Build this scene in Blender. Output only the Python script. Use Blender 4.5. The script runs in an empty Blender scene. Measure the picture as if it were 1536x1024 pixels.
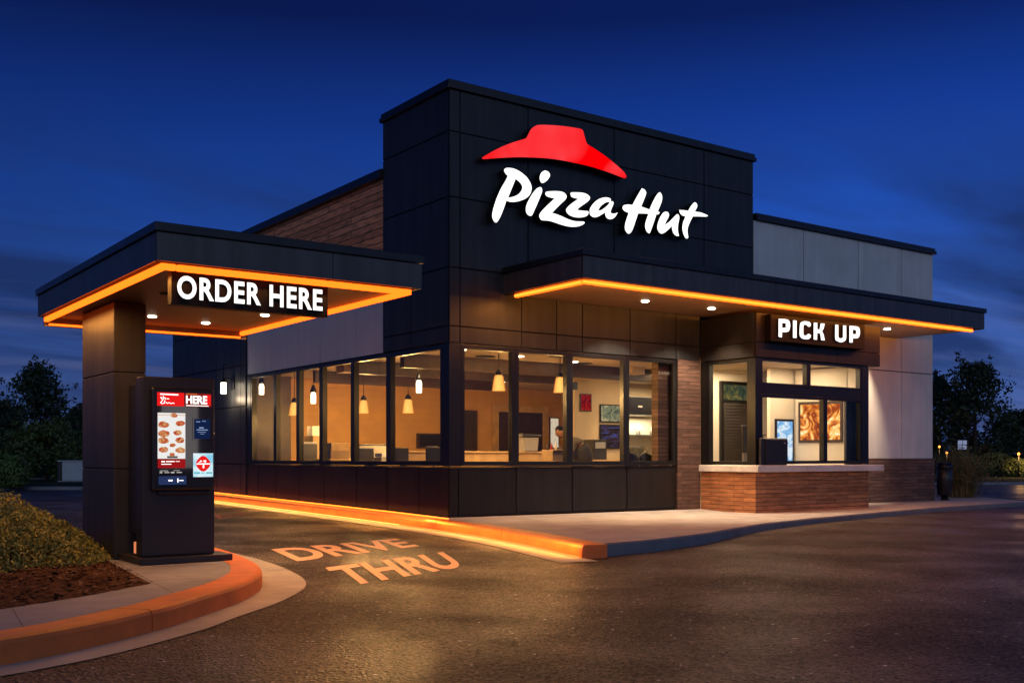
import bpy, bmesh, math, random
from mathutils import Vector, Matrix
from mathutils.geometry import delaunay_2d_cdt
random.seed(11)
SC = bpy.context.scene
COL = SC.collection
PI = math.pi
ORG = {}

# ------------------------------------------------------------------ materials
def nodes_of(m):
    m.use_nodes = True
    nt = m.node_tree
    return nt, nt.nodes, nt.links

def mat(name, base=(.5, .5, .5), rough=.6, metal=0., noise=.0, nscale=6., bump=0., bscale=60., spec=.5, emit=None, estr=0., base2=None):
    m = bpy.data.materials.new(name)
    nt, N, L = nodes_of(m)
    b = N['Principled BSDF']
    b.inputs['Base Color'].default_value = (*base, 1)
    b.inputs['Roughness'].default_value = rough
    b.inputs['Metallic'].default_value = metal
    b.inputs['Specular IOR Level'].default_value = spec
    tc = N.new('ShaderNodeTexCoord')
    if noise > 0 or base2:
        n = N.new('ShaderNodeTexNoise'); n.inputs['Scale'].default_value = nscale; n.inputs['Detail'].default_value = 6
        L.new(tc.outputs['Object'], n.inputs['Vector'])
        r = N.new('ShaderNodeValToRGB')
        c2 = base2 or tuple(min(1, x * (1 + noise)) for x in base)
        c1 = tuple(x * (1 - noise) for x in base)
        r.color_ramp.elements[0].position = .3; r.color_ramp.elements[1].position = .72
        r.color_ramp.elements[0].color = (*c1, 1); r.color_ramp.elements[1].color = (*c2, 1)
        L.new(n.outputs['Fac'], r.inputs['Fac']); L.new(r.outputs['Color'], b.inputs['Base Color'])
        mr = N.new('ShaderNodeMapRange'); mr.inputs[3].default_value = max(.03, rough - .1); mr.inputs[4].default_value = min(1, rough + .1)
        L.new(n.outputs['Fac'], mr.inputs[0]); L.new(mr.outputs[0], b.inputs['Roughness'])
    if bump > 0:
        n2 = N.new('ShaderNodeTexNoise'); n2.inputs['Scale'].default_value = bscale; n2.inputs['Detail'].default_value = 4
        L.new(tc.outputs['Object'], n2.inputs['Vector'])
        bp = N.new('ShaderNodeBump'); bp.inputs['Strength'].default_value = bump; bp.inputs['Distance'].default_value = .01
        L.new(n2.outputs['Fac'], bp.inputs['Height']); L.new(bp.outputs['Normal'], b.inputs['Normal'])
    if emit:
        b.inputs['Emission Color'].default_value = (*emit, 1)
        b.inputs['Emission Strength'].default_value = estr
    return m

def weather(m, amt=.22):
    nt = m.node_tree; N = nt.nodes; L = nt.links; b = N['Principled BSDF']
    tc = N.new('ShaderNodeTexCoord'); mp = N.new('ShaderNodeMapping'); mp.inputs['Scale'].default_value = (7, 7, .45)
    n = N.new('ShaderNodeTexNoise'); n.inputs['Scale'].default_value = 1; n.inputs['Detail'].default_value = 6
    r = N.new('ShaderNodeMapRange'); r.inputs[1].default_value = .3; r.inputs[2].default_value = .75; r.inputs[3].default_value = 1 - amt; r.inputs[4].default_value = 1 + amt
    sc = N.new('ShaderNodeVectorMath'); sc.operation = 'SCALE'
    L.new(tc.outputs['Object'], mp.inputs[0]); L.new(mp.outputs[0], n.inputs['Vector']); L.new(n.outputs['Fac'], r.inputs[0])
    lk = b.inputs['Base Color'].links
    L.new(lk[0].from_socket, sc.inputs[0]); L.new(r.outputs[0], sc.inputs['Scale']); L.new(sc.outputs[0], b.inputs['Base Color'])

def brick_mat(name, c1, c2, mortar, bw, bh, rough=.8, msize=.006, streak=.35):
    m = bpy.data.materials.new(name)
    nt, N, L = nodes_of(m)
    b = N['Principled BSDF']; b.inputs['Roughness'].default_value = rough
    tc = N.new('ShaderNodeTexCoord'); sp = N.new('ShaderNodeSeparateXYZ')
    L.new(tc.outputs['Object'], sp.inputs[0])
    ad = N.new('ShaderNodeMath'); ad.operation = 'ADD'
    L.new(sp.outputs[0], ad.inputs[0]); L.new(sp.outputs[1], ad.inputs[1])
    cb = N.new('ShaderNodeCombineXYZ')
    L.new(ad.outputs[0], cb.inputs[0]); L.new(sp.outputs[2], cb.inputs[1])
    br = N.new('ShaderNodeTexBrick')
    br.inputs['Color1'].default_value = (*c1, 1); br.inputs['Color2'].default_value = (*c2, 1); br.inputs['Mortar'].default_value = (*mortar, 1)
    br.inputs['Scale'].default_value = 1; br.inputs['Mortar Size'].default_value = msize; br.inputs['Mortar Smooth'].default_value = .3
    br.inputs['Brick Width'].default_value = bw; br.inputs['Row Height'].default_value = bh; br.offset = .37; br.offset_frequency = 2
    br.inputs['Bias'].default_value = -.1
    L.new(cb.outputs[0], br.inputs['Vector'])
    mp = N.new('ShaderNodeMapping'); mp.inputs['Scale'].default_value = (3, 3, 26)
    L.new(tc.outputs['Object'], mp.inputs[0])
    nz = N.new('ShaderNodeTexNoise'); nz.inputs['Scale'].default_value = 1.; nz.inputs['Detail'].default_value = 8
    L.new(mp.outputs[0], nz.inputs['Vector'])
    mr = N.new('ShaderNodeMapRange'); mr.inputs[1].default_value = .3; mr.inputs[2].default_value = .7
    mr.inputs[3].default_value = 1 - streak; mr.inputs[4].default_value = 1 + streak
    L.new(nz.outputs['Fac'], mr.inputs[0])
    mx = N.new('ShaderNodeVectorMath'); mx.operation = 'SCALE'
    L.new(br.outputs['Color'], mx.inputs[0]); L.new(mr.outputs[0], mx.inputs['Scale'])
    L.new(mx.outputs[0], b.inputs['Base Color'])
    sb = N.new('ShaderNodeMath'); sb.operation = 'MULTIPLY_ADD'; sb.inputs[1].default_value = .25
    iv = N.new('ShaderNodeMath'); iv.operation = 'SUBTRACT'; iv.inputs[0].default_value = 1
    L.new(br.outputs['Fac'], iv.inputs[1]); L.new(nz.outputs['Fac'], sb.inputs[0]); L.new(iv.outputs[0], sb.inputs[2])
    bp = N.new('ShaderNodeBump'); bp.inputs['Strength'].default_value = .8; bp.inputs['Distance'].default_value = .012
    L.new(sb.outputs[0], bp.inputs['Height']); L.new(bp.outputs['Normal'], b.inputs['Normal'])
    return m

def emis(name, col, s=1.):
    m = bpy.data.materials.new(name)
    nt, N, L = nodes_of(m)
    N.clear()
    e = N.new('ShaderNodeEmission'); e.inputs[0].default_value = (*col, 1); e.inputs[1].default_value = s
    o = N.new('ShaderNodeOutputMaterial'); L.new(e.outputs[0], o.inputs[0])
    return m

def picture_mat(name, stops, scale, s=1., distort=1.5, stretch=(1, 1, 1)):
    """back-lit print: blotchy procedural image"""
    m = bpy.data.materials.new(name)
    nt, N, L = nodes_of(m); N.clear()
    tc = N.new('ShaderNodeTexCoord'); mp = N.new('ShaderNodeMapping'); mp.inputs['Scale'].default_value = stretch
    n = N.new('ShaderNodeTexNoise'); n.inputs['Scale'].default_value = scale; n.inputs['Detail'].default_value = 5; n.inputs['Distortion'].default_value = distort
    r = N.new('ShaderNodeValToRGB'); r.color_ramp.elements.remove(r.color_ramp.elements[0])
    for i, (p, c) in enumerate(stops):
        el = r.color_ramp.elements[0] if i == 0 else r.color_ramp.elements.new(p)
        el.position = p; el.color = (*c, 1)
    e = N.new('ShaderNodeEmission'); e.inputs[1].default_value = s
    o = N.new('ShaderNodeOutputMaterial')
    L.new(tc.outputs['Object'], mp.inputs[0]); L.new(mp.outputs[0], n.inputs['Vector']); L.new(n.outputs['Fac'], r.inputs[0])
    L.new(r.outputs[0], e.inputs[0]); L.new(e.outputs[0], o.inputs[0])
    return m

def glass_mat(name, tint=(.93, .93, .93), gain=1.0):
    m = bpy.data.materials.new(name)
    nt, N, L = nodes_of(m); N.clear()
    t = N.new('ShaderNodeBsdfTransparent'); t.inputs[0].default_value = (*tint, 1)
    g = N.new('ShaderNodeBsdfGlossy'); g.inputs['Roughness'].default_value = .01
    f = N.new('ShaderNodeFresnel'); f.inputs[0].default_value = 1.52
    k = N.new('ShaderNodeMath'); k.operation = 'MULTIPLY'; k.inputs[1].default_value = gain; k.use_clamp = True
    n = N.new('ShaderNodeTexNoise'); n.inputs['Scale'].default_value = .6
    tc = N.new('ShaderNodeTexCoord'); L.new(tc.outputs['Object'], n.inputs['Vector'])
    bp = N.new('ShaderNodeBump'); bp.inputs['Strength'].default_value = .04; bp.inputs['Distance'].default_value = .05
    L.new(n.outputs['Fac'], bp.inputs['Height']); L.new(bp.outputs[0], g.inputs['Normal'])
    mx = N.new('ShaderNodeMixShader'); o = N.new('ShaderNodeOutputMaterial')
    L.new(f.outputs[0], k.inputs[0]); L.new(k.outputs[0], mx.inputs[0])
    L.new(t.outputs[0], mx.inputs[1]); L.new(g.outputs[0], mx.inputs[2]); L.new(mx.outputs[0], o.inputs[0])
    return m

def asphalt_mat():
    m = bpy.data.materials.new('asphalt')
    nt, N, L = nodes_of(m); b = N['Principled BSDF']; b.inputs['Specular IOR Level'].default_value = .15
    tc = N.new('ShaderNodeTexCoord')
    def noise(sc, det=4, dist=0):
        n = N.new('ShaderNodeTexNoise'); n.inputs['Scale'].default_value = sc; n.inputs['Detail'].default_value = det; n.inputs['Distortion'].default_value = dist
        L.new(tc.outputs['Object'], n.inputs['Vector']); return n
    def rng(src, a, b_, c, d):
        k = N.new('ShaderNodeMapRange'); k.inputs[1].default_value = a; k.inputs[2].default_value = b_; k.inputs[3].default_value = c; k.inputs[4].default_value = d
        L.new(src, k.inputs[0]); return k.outputs[0]
    big = noise(.7, 5, .3); mid = noise(3.2, 4); grain = noise(46, 3)
    v = N.new('ShaderNodeTexVoronoi'); v.inputs['Scale'].default_value = 52; L.new(tc.outputs['Object'], v.inputs['Vector'])
    sp = N.new('ShaderNodeSeparateColor'); L.new(v.outputs['Color'], sp.inputs[0])
    stone = N.new('ShaderNodeValToRGB')
    for p, c in ((.0, (.0015, .0015, .002)), (.50, (.005, .005, .0055)), (.78, (.022, .020, .019)), (1., (.22, .18, .145))):
        e = stone.color_ramp.elements[0] if p == 0 else (stone.color_ramp.elements[1] if p == 1 else stone.color_ramp.elements.new(p))
        e.position = p; e.color = (*c, 1)
    L.new(sp.outputs[0], stone.inputs[0])
    sc = N.new('ShaderNodeVectorMath'); sc.operation = 'SCALE'
    mm = N.new('ShaderNodeMath'); mm.operation = 'MULTIPLY'
    L.new(rng(big.outputs['Fac'], .3, .7, .6, 1.2), mm.inputs[0]); L.new(rng(mid.outputs['Fac'], .3, .7, .8, 1.2), mm.inputs[1])
    L.new(stone.outputs[0], sc.inputs[0]); L.new(mm.outputs[0], sc.inputs['Scale']); L.new(sc.outputs[0], b.inputs['Base Color'])
    # polished and rough patches
    L.new(rng(big.outputs['Fac'], .40, .62, .54, .32), b.inputs['Roughness'])
    ad = N.new('ShaderNodeMath'); ad.operation = 'MULTIPLY_ADD'; ad.inputs[1].default_value = .9
    L.new(v.outputs['Distance'], ad.inputs[0]); L.new(grain.outputs['Fac'], ad.inputs[2])
    bp = N.new('ShaderNodeBump'); bp.inputs['Strength'].default_value = 1.; bp.inputs['Distance'].default_value = .022
    L.new(ad.outputs[0], bp.inputs['Height']); L.new(bp.outputs[0], b.inputs['Normal'])
    return m

def paint_mat(name, col, wear=.45):
    m = bpy.data.materials.new(name)
    nt, N, L = nodes_of(m); b = N['Principled BSDF']; b.inputs['Roughness'].default_value = .6
    tc = N.new('ShaderNodeTexCoord')
    n = N.new('ShaderNodeTexNoise'); n.inputs['Scale'].default_value = 60; n.inputs['Detail'].default_value = 5
    n2 = N.new('ShaderNodeTexNoise'); n2.inputs['Scale'].default_value = 3
    L.new(tc.outputs['Object'], n.inputs['Vector']); L.new(tc.outputs['Object'], n2.inputs['Vector'])
    a = N.new('ShaderNodeMath'); a.operation = 'MULTIPLY_ADD'; a.inputs[1].default_value = .5
    L.new(n2.outputs['Fac'], a.inputs[0]); L.new(n.outputs['Fac'], a.inputs[2])
    r = N.new('ShaderNodeValToRGB'); r.color_ramp.elements[0].position = wear; r.color_ramp.elements[1].position = wear + .22
    r.color_ramp.elements[0].color = (col[0] * .35, col[1] * .35, col[2] * .35, 1); r.color_ramp.elements[1].color = (*col, 1)
    L.new(a.outputs[0], r.inputs[0]); L.new(r.outputs[0], b.inputs['Base Color'])
    bp = N.new('ShaderNodeBump'); bp.inputs['Strength'].default_value = .5; bp.inputs['Distance'].default_value = .006
    L.new(n.outputs['Fac'], bp.inputs['Height']); L.new(bp.outputs[0], b.inputs['Normal'])
    return m

def concrete_mat(name, base, joints=True, size=1.55):
    m = bpy.data.materials.new(name)
    nt, N, L = nodes_of(m); b = N['Principled BSDF']; b.inputs['Roughness'].default_value = .78
    tc = N.new('ShaderNodeTexCoord')
    n = N.new('ShaderNodeTexNoise'); n.inputs['Scale'].default_value = 2.2; n.inputs['Detail'].default_value = 9; n.inputs['Roughness'].default_value = .65
    n2 = N.new('ShaderNodeTexNoise'); n2.inputs['Scale'].default_value = 120; n2.inputs['Detail'].default_value = 3
    L.new(tc.outputs['Object'], n.inputs['Vector']); L.new(tc.outputs['Object'], n2.inputs['Vector'])
    r = N.new('ShaderNodeValToRGB'); r.color_ramp.elements[0].position = .28; r.color_ramp.elements[1].position = .72
    r.color_ramp.elements[0].color = (*[x * .68 for x in base], 1); r.color_ramp.elements[1].color = (*[x * 1.15 for x in base], 1)
    L.new(n.outputs['Fac'], r.inputs[0])
    last = r.outputs[0]
    if joints:
        br = N.new('ShaderNodeTexBrick'); br.offset = 0
        for q in ('Color1', 'Color2'): br.inputs[q].default_value = (1, 1, 1, 1)
        br.inputs['Mortar'].default_value = (.4, .4, .4, 1); br.inputs['Scale'].default_value = 1
        br.inputs['Mortar Size'].default_value = .004; br.inputs['Brick Width'].default_value = size; br.inputs['Row Height'].default_value = size
        mp = N.new('ShaderNodeMapping'); mp.inputs['Location'].default_value = (.55, .35, 0); mp.inputs['Rotation'].default_value = (0, 0, .12)
        L.new(tc.outputs['Object'], mp.inputs[0]); L.new(mp.outputs[0], br.inputs['Vector'])
        mu = N.new('ShaderNodeMix'); mu.data_type = 'RGBA'; mu.blend_type = 'MULTIPLY'; mu.inputs[0].default_value = 1
        L.new(last, mu.inputs[6]); L.new(br.outputs['Color'], mu.inputs[7]); last = mu.outputs[2]
    L.new(last, b.inputs['Base Color'])
    bp = N.new('ShaderNodeBump'); bp.inputs['Strength'].default_value = .35; bp.inputs['Distance'].default_value = .006
    L.new(n2.outputs['Fac'], bp.inputs['Height']); L.new(bp.outputs[0], b.inputs['Normal'])
    return m

def leaf_mat(name, c1, c2, scale=3.):
    m = bpy.data.materials.new(name)
    nt, N, L = nodes_of(m); b = N['Principled BSDF']; b.inputs['Roughness'].default_value = .6
    tc = N.new('ShaderNodeTexCoord'); n = N.new('ShaderNodeTexNoise'); n.inputs['Scale'].default_value = scale; n.inputs['Detail'].default_value = 8
    L.new(tc.outputs['Object'], n.inputs['Vector'])
    r = N.new('ShaderNodeValToRGB'); r.color_ramp.elements[0].position = .35; r.color_ramp.elements[1].position = .68
    r.color_ramp.elements[0].color = (*c1, 1); r.color_ramp.elements[1].color = (*c2, 1)
    L.new(n.outputs['Fac'], r.inputs[0]); L.new(r.outputs[0], b.inputs['Base Color'])
    return m

M = dict(
    asphalt=asphalt_mat(),
    walk=concrete_mat('walk_concrete', (.52, .49, .46)),
    island=concrete_mat('island_concrete', (.30, .315, .35), size=1.1),
    concrete=concrete_mat('plain_concrete', (.50, .46, .38), joints=False),
    kerb_orange=mat('kerb_orange_paint', (.74, .19, .032), .55, noise=.22, nscale=3, bump=.35, bscale=50),
    kerb_grey=concrete_mat('kerb_grey', (.30, .30, .32), joints=False),
    paint=paint_mat('road_paint', (1., .60, .36), .28),
    paint_red=paint_mat('road_paint_red', (.55, .12, .06), .45),
    mulch=mat('mulch', (.085, .042, .024), .95, noise=.8, nscale=38, bump=.5, bscale=60, spec=.1),
    grass=mat('verge_grass', (.03, .045, .018), .9, noise=.5, nscale=8, bump=.8, bscale=40, spec=.1),
    panel=mat('charcoal_panel', (.033, .036, .041), .45, metal=.0, spec=.3, noise=.14, nscale=1.3, bump=.05, bscale=14),
    panel_warm=mat('bronze_panel', (.016, .014, .0145), .42, metal=.0, spec=.28, noise=.14, nscale=1.3, bump=.05, bscale=14),
    fascia=mat('fascia_metal', (.078, .074, .070), .42, metal=.15, noise=.12, nscale=1.3, bump=.05, bscale=14),
    column=mat('column_metal', (.044, .044, .047), .45, metal=.0, spec=.25, noise=.14, nscale=1.6, bump=.05, bscale=14),
    soffit_dark=mat('soffit_dark', (.07, .045, .03), .45, noise=.2, nscale=5),
    joint=mat('joint_black', (.006, .006, .007), .8),
    coping=mat('coping_metal', (.02, .02, .023), .36, metal=.35, noise=.15, nscale=2),
    stucco=mat('stucco_pale', (.74, .72, .69), .8, noise=.07, nscale=1.6, bump=.25, bscale=90),
    stucco_grey=mat('panel_pale_grey', (.68, .66, .67), .5, noise=.06, nscale=1.2, bump=.08, bscale=60),
    stucco_joint=mat('stucco_joint', (.04, .04, .04), .9),
    brick_up=brick_mat('brick_planks', (.95, .42, .20), (.62, .26, .12), (.03, .016, .01), 2.7, .135, msize=.008, streak=.45),
    brick_bay=brick_mat('brick_warm', (.52, .215, .085), (.33, .13, .055), (.06, .03, .015), .62, .078, msize=.005, streak=.35),
    brick_dark=brick_mat('brick_brown', (.17, .095, .07), (.085, .048, .038), (.025, .018, .015), .55, .078, msize=.005, streak=.4),
    frame=mat('window_frame', (.005, .005, .006), .38, metal=.0, noise=.1, nscale=3),
    glass=glass_mat('window_glass', gain=.75),
    ledge=concrete_mat('ledge_stone', (.74, .70, .66), joints=False),
    soffit=mat('soffit_boards', (.30, .17, .085), .5, noise=.2, nscale=5),
    led=emis('led_orange', (4.0, .40, .022)),
    led_hot=emis('led_amber', (4.6, .80, .07)),
    lamp_white=emis('lamp_warm_white', (1., .82, .58), 14), lantern=emis('lantern_white', (1., .80, .52), 3.2),
    lamp_dim=emis('lamp_inside', (1., .80, .50), 9),
    sign_white=emis('sign_white', (1., .98, .94), 1.6),
    sign_face=mat('sign_black', (.006, .005, .006), .55, spec=.15, noise=.1, nscale=3),
    letter_side=mat('letter_return', (.006, .006, .007), .5),
    red_glow=None,
    kiosk=mat('kiosk_charcoal', (.022, .022, .026), .42, metal=.2, noise=.12, nscale=2.2, bump=.04, bscale=60),
    kiosk_black=mat('kiosk_black', (.01, .01, .012), .3, noise=.1, nscale=3),
    red_screen=emis('screen_red', (.85, .012, .012), 1.),
    red_dark=emis('screen_dark_red', (.22, .01, .008), 1.),
    white_screen=emis('screen_white', (.85, .84, .82), 1.),
    navy_screen=emis('screen_navy', (.006, .014, .06), 1.),
    blue_panel=emis('screen_blue_grey', (.02, .035, .11), 1.),
    cyan_screen=picture_mat('screen_sky', [(.3, (.2, .6, .8)), (.55, (.75, .9, .95)), (.8, (.9, .95, 1.))], 4),
    food=picture_mat('screen_food', [(.25, (.12, .02, .01)), (.45, (.55, .07, .03)), (.58, (.6, .3, .1)), (.75, (.75, .6, .35))], 28),
    wall_in=mat('interior_plaster', (.62, .36, .13), .75, noise=.10, nscale=2),
    wall_pale=mat('interior_pale', (.76, .68, .54), .8, noise=.05, nscale=2),
    ceil_in=mat('interior_ceiling', (.55, .43, .29), .85, noise=.06, nscale=1.5),
    wood=mat('light_wood', (.52, .34, .15), .5, noise=.2, nscale=5),
    dark_wood=mat('dark_wood', (.05, .028, .016), .45, noise=.3, nscale=6),
    floor_in=mat('floor_tile', (.22, .17, .12), .5, noise=.15, nscale=3),
    steel=mat('brushed_steel', (.45, .45, .46), .35, metal=.8, noise=.15, nscale=8),
    plastic_grey=mat('plastic_grey', (.30, .29, .28), .5, noise=.08, nscale=6),
    plastic_dark=mat('plastic_black', (.018, .018, .02), .38, noise=.2, nscale=6),
    card=mat('cardboard', (.34, .23, .12), .85, noise=.15, nscale=9),
    paper=mat('paper_white', (.75, .73, .68), .8, noise=.05, nscale=9),
    skin=mat('skin', (.15, .07, .042), .55, noise=.12, nscale=12),
    hair=mat('hair', (.004, .003, .003), .95, spec=.1, noise=.4, nscale=60),
    jacket=mat('jacket_black', (.006, .006, .008), .8, noise=.3, nscale=20),
    trousers=mat('trousers', (.02, .02, .03), .85, noise=.2, nscale=20),
    bark=mat('bark', (.05, .036, .026), .95, noise=.4, nscale=14, bump=.8, bscale=30),
    leaf=leaf_mat('leaf_tree', (.012, .022, .009), (.045, .07, .022)),
    leaf_y=leaf_mat('leaf_shrub', (.075, .11, .02), (.50, .42, .09), 8),
    leaf_g=leaf_mat('leaf_hedge', (.035, .06, .014), (.13, .18, .04), 5),
    blade=leaf_mat('grass_blade', (.12, .11, .03), (.45, .27, .09), 6),
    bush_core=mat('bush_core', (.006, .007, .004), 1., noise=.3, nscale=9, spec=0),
    cabinet=mat('cabinet_paint', (.50, .52, .55), .55, noise=.08, nscale=3),
    amber=None,
)
for k_ in ('panel', 'panel_warm', 'fascia', 'column', 'coping'): weather(M[k_], .3)
for k_ in ('stucco', 'stucco_grey'): weather(M[k_], .07)
# striped knit for the person's shoulders
def stripe_mat():
    m = bpy.data.materials.new('striped_knit'); nt, N, L = nodes_of(m); b = N['Principled BSDF']; b.inputs['Roughness'].default_value = .9
    tc = N.new('ShaderNodeTexCoord'); w = N.new('ShaderNodeTexWave'); w.inputs['Scale'].default_value = 17; w.inputs['Distortion'].default_value = 1.2
    w.bands_direction = 'DIAGONAL'
    r = N.new('ShaderNodeValToRGB'); r.color_ramp.elements[0].color = (.012, .011, .010, 1); r.color_ramp.elements[1].color = (.075, .062, .05, 1)
    r.color_ramp.elements[0].position = .35; r.color_ramp.elements[1].position = .55
    L.new(tc.outputs['Object'], w.inputs['Vector']); L.new(w.outputs['Fac'], r.inputs[0]); L.new(r.outputs[0], b.inputs['Base Color'])
    return m
M['knit'] = stripe_mat()
# pendant shade: glowing alabaster, hotter towards its middle
def shade_mat(name, c_hot, c_edge, s):
    m = bpy.data.materials.new(name); nt, N, L = nodes_of(m); N.clear()
    lw = N.new('ShaderNodeLayerWeight'); lw.inputs[0].default_value = .45
    r = N.new('ShaderNodeValToRGB'); r.color_ramp.elements[0].color = (*c_hot, 1); r.color_ramp.elements[1].color = (*c_edge, 1)
    r.color_ramp.elements[0].position = .05; r.color_ramp.elements[1].position = .7
    tc = N.new('ShaderNodeTexCoord'); n = N.new('ShaderNodeTexNoise'); n.inputs['Scale'].default_value = 18
    L.new(tc.outputs['Object'], n.inputs['Vector'])
    mu = N.new('ShaderNodeMapRange'); mu.inputs[3].default_value = .75 * s; mu.inputs[4].default_value = 1.2 * s
    L.new(n.outputs['Fac'], mu.inputs[0])
    e = N.new('ShaderNodeEmission'); o = N.new('ShaderNodeOutputMaterial')
    L.new(lw.outputs['Facing'], r.inputs[0]); L.new(r.outputs[0], e.inputs[0]); L.new(mu.outputs[0], e.inputs[1]); L.new(e.outputs[0], o.inputs[0])
    return m
M['amber'] = shade_mat('amber_shade', (1.6, .72, .15), (.55, .16, .015), 1.05)
# red roof emblem: translucent acrylic face lit unevenly from inside
def emblem_mat():
    m = bpy.data.materials.new('red_acrylic'); nt, N, L = nodes_of(m); N.clear()
    tc = N.new('ShaderNodeTexCoord'); n = N.new('ShaderNodeTexNoise'); n.inputs['Scale'].default_value = .8; n.inputs['Detail'].default_value = 2; n.inputs['Distortion'].default_value = .8
    L.new(tc.outputs['Object'], n.inputs['Vector'])
    r = N.new('ShaderNodeValToRGB'); r.color_ramp.elements[0].color = (.98, .0, .002, 1); r.color_ramp.elements[1].color = (.98, .05, .06, 1)
    r.color_ramp.elements[0].position = .4; r.color_ramp.elements[1].position = .62
    e = N.new('ShaderNodeEmission'); o = N.new('ShaderNodeOutputMaterial')
    L.new(n.outputs['Fac'], r.inputs[0]); L.new(r.outputs[0], e.inputs[0]); L.new(e.outputs[0], o.inputs[0])
    return m
M['red_glow'] = emblem_mat()

# ------------------------------------------------------------------ mesh building
class MB:
    def __init__(s): s.v = []; s.f = []; s.mi = []; s.sm = []
    def quad(s, pts, mi=0, sm=False):
        k = len(s.v); s.v += [Vector(p) for p in pts]; s.f.append(tuple(range(k, k + len(pts)))); s.mi.append(mi); s.sm.append(sm)
    def box(s, x0, x1, y0, y1, z0, z1, mi=0, ch=0.):
        if x0 > x1: x0, x1 = x1, x0
        if y0 > y1: y0, y1 = y1, y0
        bm = bmesh.new()
        bmesh.ops.create_cube(bm, size=1)
        for v in bm.verts:
            v.co = Vector(((x0 + x1) / 2 + v.co.x * (x1 - x0), (y0 + y1) / 2 + v.co.y * (y1 - y0), (z0 + z1) / 2 + v.co.z * (z1 - z0)))
        if ch > 0:
            bmesh.ops.bevel(bm, geom=bm.edges[:], offset=ch, segments=2, affect='EDGES', profile=.5)
        s.add_bm(bm, mi); bm.free()
    def add_bm(s, bm, mi=0, sm=False):
        k = len(s.v); bm.verts.index_update()
        s.v += [v.co.copy() for v in bm.verts]
        for f in bm.faces:
            s.f.append(tuple(k + v.index for v in f.verts)); s.mi.append(mi); s.sm.append(sm)
    def tube(s, pts, radii, n=8, mi=0, caps=True, sm=True):
        pts = [Vector(p) for p in pts]; k = len(s.v)
        if not isinstance(radii, (list, tuple)): radii = [radii] * len(pts)
        for i, p in enumerate(pts):
            d = (pts[min(i + 1, len(pts) - 1)] - pts[max(i - 1, 0)]).normalized()
            a = d.orthogonal().normalized() if i == 0 else (a - d * a.dot(d)).normalized()
            b = d.cross(a)
            for j in range(n):
                t = 2 * PI * j / n
                s.v.append(p + (a * math.cos(t) + b * math.sin(t)) * radii[i])
        for i in range(len(pts) - 1):
            for j in range(n):
                j2 = (j + 1) % n
                s.f.append((k + i * n + j, k + i * n + j2, k + (i + 1) * n + j2, k + (i + 1) * n + j)); s.mi.append(mi); s.sm.append(sm)
        if caps:
            s.f.append(tuple(k + j for j in reversed(range(n)))); s.mi.append(mi); s.sm.append(False)
            e = k + (len(pts) - 1) * n
            s.f.append(tuple(e + j for j in range(n))); s.mi.append(mi); s.sm.append(False)
    def lathe(s, c, prof, n=20, mi=0):
        """prof: list of (r, z) going up"""
        s.tube_profile(c, prof, n, mi)
    def tube_profile(s, c, prof, n, mi):
        k = len(s.v); c = Vector(c)
        for r, z in prof:
            for j in range(n):
                t = 2 * PI * j / n
                s.v.append(c + Vector((r * math.cos(t), r * math.sin(t), z)))
        for i in range(len(prof) - 1):
            for j in range(n):
                j2 = (j + 1) % n
                s.f.append((k + i * n + j, k + i * n + j2, k + (i + 1) * n + j2, k + (i + 1) * n + j)); s.mi.append(mi); s.sm.append(True)
        for i, rev in ((0, True), (len(prof) - 1, False)):
            if prof[i][0] > 1e-4:
                idx = [k + i * n + j for j in range(n)]
                s.f.append(tuple(reversed(idx) if rev else idx)); s.mi.append(mi); s.sm.append(False)
    def sweep(s, path, prof, zf=None, mi=0, closed=False, caps=True, sm=False):
        """prof: (offset to the right of travel, z); path: list of (u, v)"""
        P = [Vector((p[0], p[1])) for p in path]; n = len(prof); k = len(s.v)
        for i, p in enumerate(P):
            if closed: a, b = P[i - 1], P[(i + 1) % len(P)]
            else: a, b = P[max(i - 1, 0)], P[min(i + 1, len(P) - 1)]
            d1 = (p - a).normalized() if (p - a).length > 1e-6 else (b - p).normalized()
            d2 = (b - p).normalized() if (b - p).length > 1e-6 else d1
            d = (d1 + d2).normalized(); nr = Vector((d.y, -d.x))
            sc = 1 / max(.35, d.dot(d1))
            for o, z in prof:
                q = p + nr * o * sc
                s.v.append(Vector((q.x, q.y, z + (zf(q.x, q.y) if zf else 0))))
        R = len(P) if closed else len(P) - 1
        for i in range(R):
            i2 = (i + 1) % len(P)
            for j in range(n - 1):
                s.f.append((k + i * n + j, k + i2 * n + j, k + i2 * n + j + 1, k + i * n + j + 1)); s.mi.append(mi); s.sm.append(sm)
        if caps and not closed:
            s.f.append(tuple(k + j for j in range(n))); s.mi.append(mi); s.sm.append(False)
            e = k + (len(P) - 1) * n
            s.f.append(tuple(e + j for j in reversed(range(n)))); s.mi.append(mi); s.sm.append(False)
    def sheet(s, outline, zf, grid=.8, skirt=0., mi=0):
        """flat ngon area with inner grid points, z from zf"""
        n = len(outline)
        pts = [Vector(p) for p in outline]
        xs = [p.x for p in pts]; ys = [p.y for p in pts]
        def inside(x, y):
            c = False
            for i in range(n):
                a, b = pts[i], pts[i - 1]
                if (a.y > y) != (b.y > y) and x < (b.x - a.x) * (y - a.y) / (b.y - a.y) + a.x: c = not c
            return c
        x = min(xs) + grid / 2
        ex = []
        while x < max(xs):
            y = min(ys) + grid / 2
            while y < max(ys):
                if inside(x, y): ex.append(Vector((x, y)))
                y += grid
            x += grid
        V, E_, F, *_ = delaunay_2d_cdt(pts + ex, [], [list(range(n))], 1, 1e-5)
        k = len(s.v)
        s.v += [Vector((p.x, p.y, zf(p.x, p.y))) for p in V]
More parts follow.
